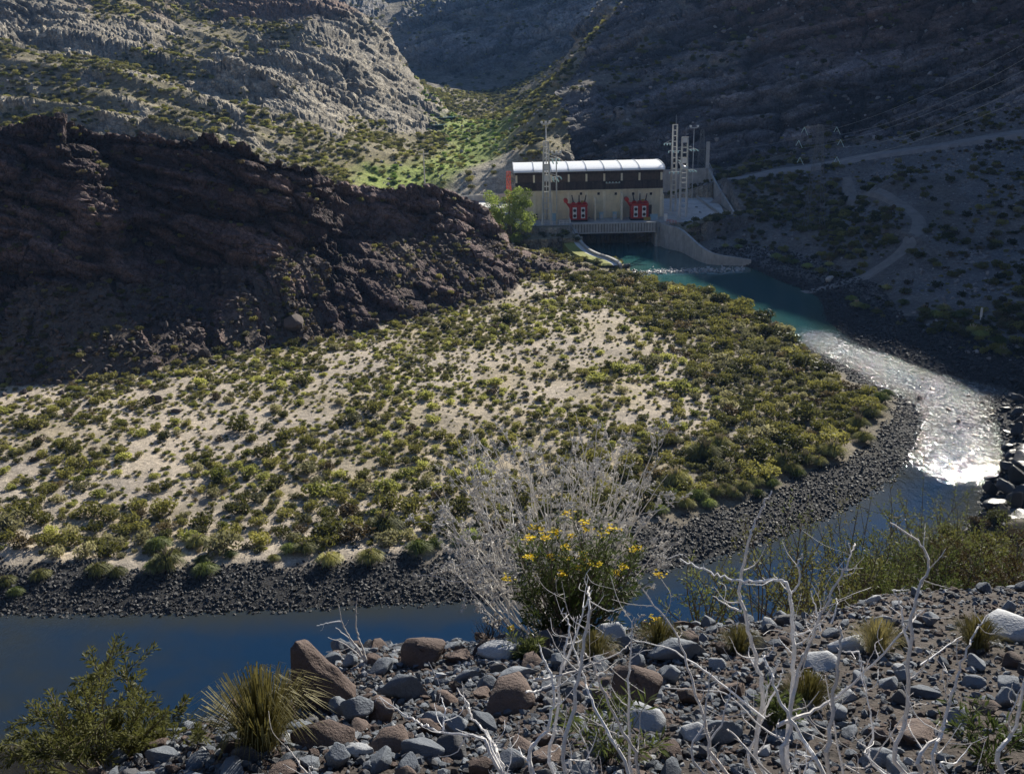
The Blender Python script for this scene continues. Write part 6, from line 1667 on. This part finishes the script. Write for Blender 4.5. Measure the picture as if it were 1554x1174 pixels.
# large grey dead bush behind the flowers
def dead_bush():
    R = np.random.default_rng(71); y = 7.6
    b = PD(845, 985, y); b.z = gz(b.x, y)
    t = empty('dead_bush', b, 'large leafless grey dead bush fanning out behind the yellow flowers', 'bush')
    tips = [(660, 745), (648, 760), (675, 690), (690, 665), (715, 640), (728, 635), (745, 655), (700, 720), (665, 800), (672, 820), (680, 850), (760, 650), (785, 660), (800, 670), (835, 680), (862, 640), (875, 625), (870, 660), (905, 645), (920, 640), (945, 650), (960, 655), (975, 670), (995, 660), (1005, 690), (1015, 720), (985, 700),
            (720, 780), (690, 870), (960, 790), (990, 770), (810, 720), (900, 720), (770, 700), (740, 740), (850, 700), (940, 720), (665, 715), (1020, 800), (1000, 840), (700, 840), (820, 650), (890, 680), (932, 690), (757, 690), (700, 690), (655, 775), (985, 735), (1010, 765), (780, 740), (868, 740)]
    def grow(mb, p0, p3, r, lev):
        d = p3 - p0; Ln = d.length
        side = Vector(R.normal(0, 1, 3)) * Ln * 0.07
        pts = [p0, p0 + d * 0.35 + side + Vector((0, 0, -0.06 * Ln)), p0 + d * 0.7 + side * 0.6, p3]
        S = [Vector(q) for q in spline([tuple(q) for q in pts], 4)]; n = len(S)
        for i in range(1, n): S[i] += Vector(R.normal(0, 1, 3)) * 0.006
        mb.tube(S, [r + (0.0022 - r) * i / (n - 1) for i in range(n)], 4, cap=False)
        if lev < 3:
            for k in range((7, 4, 3)[lev]):
                f = R.uniform(0.4, 0.95); i = int(f * (n - 1)); q = S[i]
                a = Vector(R.normal(0, 1, 3)); a = (a + d.normalized() * R.uniform(0.7, 1.7)).normalized()
                grow(mb, q, q + a * Ln * R.uniform(0.13, 0.3) * (1.15 - 0.5 * f), (r * (1 - f) + 0.0024) * 0.68, lev + 1)
    for k, (px, py) in enumerate(tips):
        e = PD(px, py, y + R.uniform(-0.8, 0.8)) - b
        mb = MB(); grow(mb, Vector(R.normal(0, 0.05, 3)) * 0.6, e, R.uniform(0.008, 0.013), 0)
        mb.build('branch', M['greywood'], t)
dead_bush()

# ------------------------------------------------------------------ foreground: leafy plants
M['f_green'] = leaf_mat('near_green_leaves', (0.055, 0.078, 0.022), (0.135, 0.155, 0.05), 0.45, rnd=0.1)
M['f_olive'] = leaf_mat('near_olive_leaves', (0.065, 0.072, 0.02), (0.15, 0.15, 0.045), 0.45, rnd=0.1)
M['f_stem'] = plain('brown_plant_stems', (0.14, 0.11, 0.08), 0.85, var=0.2, scale=20)
M['petal'] = leaf_mat('yellow_petals', (0.90, 0.68, 0.01), (1.0, 0.82, 0.03), 0.5, rnd=0.05)
M['drygrass'] = leaf_mat('dry_grass_blades', (0.13, 0.115, 0.035), (0.30, 0.26, 0.11), 0.35, rnd=0.1)
M['darkdry'] = plain('dark_dry_twigs', (0.035, 0.028, 0.028), 0.9, var=0.2, scale=20)
def leafy(name, base, tips, label, seed, leafm, leaf=0.03, per=60, stem_r=0.006, start=0.3, cat='shrub', narrow=0.22, subs=5, stemm=None, spread=0.05):
    """stems from a common foot to the tips with leaves along their outer part"""
    R = np.random.default_rng(seed); t = empty(name, base, label, cat); B0 = Vector(base)
    st = MB(); V, F = [], []
    def leaves(S, n, f0):
        for _ in range(n):
            f = R.uniform(f0, 1.0) * (len(S) - 1); i = min(int(f), len(S) - 2); p = S[i].lerp(S[i + 1], f - i); d = (S[i + 1] - S[i]).normalized()
            a = Vector(R.normal(0, 1, 3)); a = (a - d * a.dot(d)).normalized()
            u = (d * R.uniform(0.5, 1.2) + a * 0.9).normalized(); w = u.cross(Vector(R.normal(0, 1, 3))).normalized(); s = leaf * R.uniform(0.6, 1.35)
            p = p + a * R.uniform(0, spread * 0.3)
            b = len(V); V.extend([tuple(p), tuple(p + u * s * 0.5 + w * s * narrow), tuple(p + u * s), tuple(p + u * s * 0.5 - w * s * narrow)]); F.append((b, b + 1, b + 2, b + 3))
    for e in tips:
        e = Vector(e) - B0; d = e; Ln = d.length; side = Vector(R.normal(0, 1, 3)) * Ln * 0.06
        S = [Vector(q) for q in spline([(0, 0, 0), tuple(d * 0.4 + side + Vector((0, 0, 0.03 * Ln))), tuple(d * 0.75 + side * 0.7), tuple(e)], 5)]
        st.tube(S, [stem_r * (1 - 0.8 * i / (len(S) - 1)) for i in range(len(S))], 4, cap=False)
        leaves(S, per, start)
        for _ in range(subs):
            f = R.uniform(0.3, 0.9); i = int(f * (len(S) - 1)); q = S[i]; a = (Vector(R.normal(0, 1, 3)) * 0.75 + d.normalized()).normalized()
            q2 = q + a * Ln * R.uniform(0.12, 0.28); S2 = [q, q.lerp(q2, 0.5) + Vector((0, 0, 0.01)), q2]
            st.tube(S2, [stem_r * 0.4, stem_r * 0.3, stem_r * 0.12], 3, cap=False); leaves(S2, int(per * 0.55), 0.15)
    st.build('stems', stemm or M['f_stem'], t)
    me = bpy.data.meshes.new('foliage'); me.from_pydata(V, [], F); me.materials.append(leafm); me.update()
    o = bpy.data.objects.new('foliage', me); COL.objects.link(o); o.parent = t
    return t
def near_plants():
    R = np.random.default_rng(81)
    # yellow flowered bush
    y = 6.35; b = PD(862, 992, y); b.z = gz(b.x, y) - 0.02
    heads = [(865, 781), (887, 791), (815, 803), (890, 805), (845, 808), (916, 810), (929, 803), (804, 818), (835, 845), (858, 832), (798, 845), (886, 843), (896, 858), (967, 833), (944, 862), (936, 870), (824, 873), (768, 878), (776, 957), (995, 940), (878, 862), (860, 850), (806, 845), (960, 836), (868, 815), (828, 815), (808, 800), (905, 855), (862, 868), (852, 872), (1000, 872)]
    H3 = [PD(px, py, y + R.uniform(-0.35, 0.35)) for px, py in heads]
    extra = [PD(R.uniform(775, 985), R.uniform(800, 950), y + R.uniform(-0.4, 0.4)) for _ in range(64)]
    t = leafy('flowering_bush', b, H3 + extra, 'leafy green bush topped with bright yellow flower heads', 82, M['f_green'], 0.045, 46, 0.006, 0.12, 'bush', 0.10, 3)
    for h in H3:
        mb = MB()
        for _ in range(R.integers(12, 26)):
            c = h - b + Vector((R.normal(0, .02), R.normal(0, .02), R.normal(0.005, .010)))
            for k in range(4):
                a = R.uniform(0, 6.28); u = Vector((math.cos(a), math.sin(a), R.uniform(0.1, 0.7))).normalized(); w = u.cross(Vector((0, 0, 1))).normalized(); s = R.uniform(0.009, 0.018)
                mb.add([c, c + u * s * 0.6 + w * s * 0.45, c + u * s, c + u * s * 0.6 - w * s * 0.45], [(0, 1, 2, 3)])
        mb.build('flower_head', M['petal'], t)
    # olive bush in the near corner
    y = 4.3; b = Vector((-2.05, 4.2, gz(-2.05, 4.2) - 0.05))
    tips = [PD(px, py, y + R.uniform(-0.5, 0.5)) for px, py in [(178, 965), (172, 985), (190, 1000), (140, 1025), (125, 1040), (100, 1050), (80, 1055), (60, 1060), (50, 1080), (210, 1040), (225, 1050), (240, 1060), (260, 1075), (280, 1080), (290, 1090), (305, 1110), (155, 1050), (90, 1085), (30, 1110), (10, 1120), (120, 1090), (180, 1070), (205, 1085), (250, 1110), (40, 1140), (70, 1120), (150, 1110), (220, 1120), (270, 1130), (300, 1140), (-20, 1130), (110, 1140), (190, 1140)]]
    leafy('leafy_bush', b, tips, 'olive green leafy bush with fine upright shoots overhanging the dark water', 83, M['f_olive'], 0.028, 120, 0.006, 0.35, 'bush', 0.14, 6)
    # tussock
    p = hit(400, 1135)
    me = tussock('near_tussock_mesh', 0.27, 0.42, 520, M['drygrass'], 84, 0, 0.0028, 0.75)
    put('grass_tussock', me, (p.x, p.y, p.z - 0.03), 1.0, 0.4, 'spiky dry yellow green tussock grass beside the pointed brown boulder', 'tussock')
    for px, py, s, lab in ((1225, 1075, 0.55, 'small brown green grass tuft in the gravel between white thorn shrubs'), (1330, 990, 0.6, 'dry grass tuft at the terrace edge by the pale pointed stone'), (1000, 985, 0.55, 'dry grass tuft between the flowered bush and large blue grey boulder'), (905, 1000, 0.5, 'short grass tuft under the flowered bush'),
                           (1480, 985, 0.6, 'dry grass tuft beside the pale slab'),  (1120, 990, 0.5, 'dry grass tuft beside the upright grey stone')):
        p = hit(px, py); put('grass_tuft', me, (p.x, p.y, p.z - 0.03), s, R.uniform(0, 6), lab, 'grass tuft')
    # low green plants among twigs
    for k, (px, py, w, h, lab) in enumerate(((925, 1150, 150, 90, 'low green leafy plant among the twigs below the whitish boulder'), (1500, 1160, 150, 80, 'low green leafy plant in the corner of brown soil'), (1180, 1110, 60, 60, 'small green plant under the crossing white twigs'), (795, 1000, 60, 30, 'low green plant with a yellow flower at the edge left of the flowered bush'))):
        p = hit(px, min(py, 1170)); s = (p - Vector((0, 0, CAM_Z))).length / F_PX
        tips = [p + Vector((R.uniform(-.5, .5) * w * s, R.uniform(-.3, .3) * w * s, h * s * R.uniform(0.5, 1.1))) for _ in range(16)]
        leafy('low_plant', p - Vector((0, 0, 0.02)), tips, lab, 90 + k, M['f_green'], 0.05, 26, 0.003, 0.1, 'plant', 0.09, 1)
    p = hit(745, 988); tips = [p + Vector((R.normal(0, .09), R.normal(0, .09), R.uniform(0.08, 0.26))) for _ in range(40)]
    leafy('dry_bush', p, tips, 'small blackish dry bush on the edge above the smooth pale boulder', 95, M['leaf_brown'], 0.01, 4, 0.003, 0.5, 'bush', 0.1, 3, M['darkdry'])
    # shrubs on the slope beyond the terrace, right
    sl = [(1075, 850, 8.6, 0.55, 'slender sparse green shrub beside the large blue grey boulder'), (1160, 815, 9.2, 0.8, 'feathery green shrub behind the tall white twig'), (1235, 790, 10.0, 0.9, 'feathery green shrub with grey stems in front of the bright water'), (1310, 765, 10.8, 1.0, 'tall thin green shrub reaching up against the bright water'),
          (1400, 755, 12.0, 1.1, 'airy green shrub spreading over the bright water'), (1455, 790, 12.5, 1.1, 'dense green shrub next to the airy one on the slope'), (1350, 840, 10.2, 0.9, 'low olive shrub at the terrace edge'), (1210, 870, 9.0, 0.8, 'low olive shrub behind upright white twigs'), (1530, 800, 14.5, 1.6, 'dark green shrub on the hillside above the black boulders'), (1500, 850, 11.5, 1.2, 'brownish green shrub on the hillside above the pale slab'), (1560, 870, 11.0, 1.2, 'brown dry shrub at the hillside edge'), (1280, 850, 9.6, 0.8, 'bushy olive shrub in the middle of the slope shrubs'), (1430, 850, 10.8, 1.0, 'bushy green shrub below the airy one')]
    for k, (px, py, yy, w, lab) in enumerate(sl):
        e = PD(px, py, yy); bz = gz(e.x, yy); b = Vector((e.x, yy, bz)); hh = max(0.7, e.z - bz)
        tips = []
        airy = px < 1345
        for _ in range(19 if airy else 44):
            a = R.uniform(0, 6.28); q = R.uniform(0, 1) ** 0.6
            tips.append(b + Vector((math.cos(a) * w * q, math.sin(a) * w * q, hh * R.uniform(0.45, 1.25) * (1.05 - 0.3 * q))))
        leafy('slope_shrub', b, tips, lab, 100 + k, (M['f_green'], M['f_olive'])[k % 2] if 'brown' not in lab else M['leaf_brown'], 0.04, 22 if airy else 40, 0.009, 0.35, 'shrub', 0.15, 5)
near_plants()
NS = [leaf_shrub('near_shrub_%d' % k, 1.0, 0.95, 3800, 0.05, M['leaf_' + kk], 150 + k, 11, 14) for k, kk in enumerate(('dark', 'olive', 'brown'))]
def slope_cover():
    R = np.random.default_rng(88)
    near = (MM['near'] > 0.5) & (_dr > 1.0) & (MM['r'] > 11.5) & (MM['r'] < 120)
    w = (AREA * near[:-1, :-1] * (np.abs(_A) < math.radians(33))[None, :-1]).ravel()
    idx = R.choice(w.size, size=520, p=w / w.sum()); i, j = np.unravel_index(idx, AREA.shape); P = P00[i, j]
    s = R.uniform(0.6, 1.5, len(P)); o = np.argsort(-s); P, s = P[o], s[o]; kp = thin(P, s * 0.9)
    ii_, jj_ = i[o], j[o]
    top = np.arctan2(P[:, 2] + 0.75 * s - CAM_Z, np.hypot(P[:, 0], P[:, 1])) > _elm[ii_, jj_] - 0.002
    inside = np.abs(np.arctan2(P[:, 0], P[:, 1])) < math.radians(30)
    offl = P[:, 0] / P[:, 1] > 0.42
    for k in [q for q in kp if top[q] and inside[q] and (offl[q] or P[q, 0] < -4)][:45]:
        q = R.integers(3); d_ = ('dark green', 'olive green', 'brownish dry')[q]
        put('shrub', NS[q], P[k] - np.array([0, 0, 0.08]), s[k], R.uniform(0, 6), d_ + ' shrub on the steep near slope above the river', 'shrub', 'shrubs of the near slope')
slope_cover()

# ------------------------------------------------------------------ haze in the valley air
def haze():
    b = MB(); b.box(-2320, 2320, -2320, 2320, -4.0, float(HARD['H'].max()) + 25.0)
    m = bpy.data.materials.new('thin_valley_haze'); m.use_nodes = True; nt = m.node_tree
    nt.nodes.remove(nt.nodes['Principled BSDF'])
    v = nt.nodes.new('ShaderNodeVolumePrincipled'); v.inputs['Color'].default_value = (0.25, 0.50, 1.0, 1); v.inputs['Density'].default_value = 0.00009; v.inputs['Anisotropy'].default_value = 0.0
    nt.links.new(v.outputs[0], nt.nodes['Material Output'].inputs['Volume'])
    o = b.build('haze', m); o['kind'] = 'stuff'; o['label'] = 'thin blue haze in the valley air'; o['category'] = 'haze'
haze()
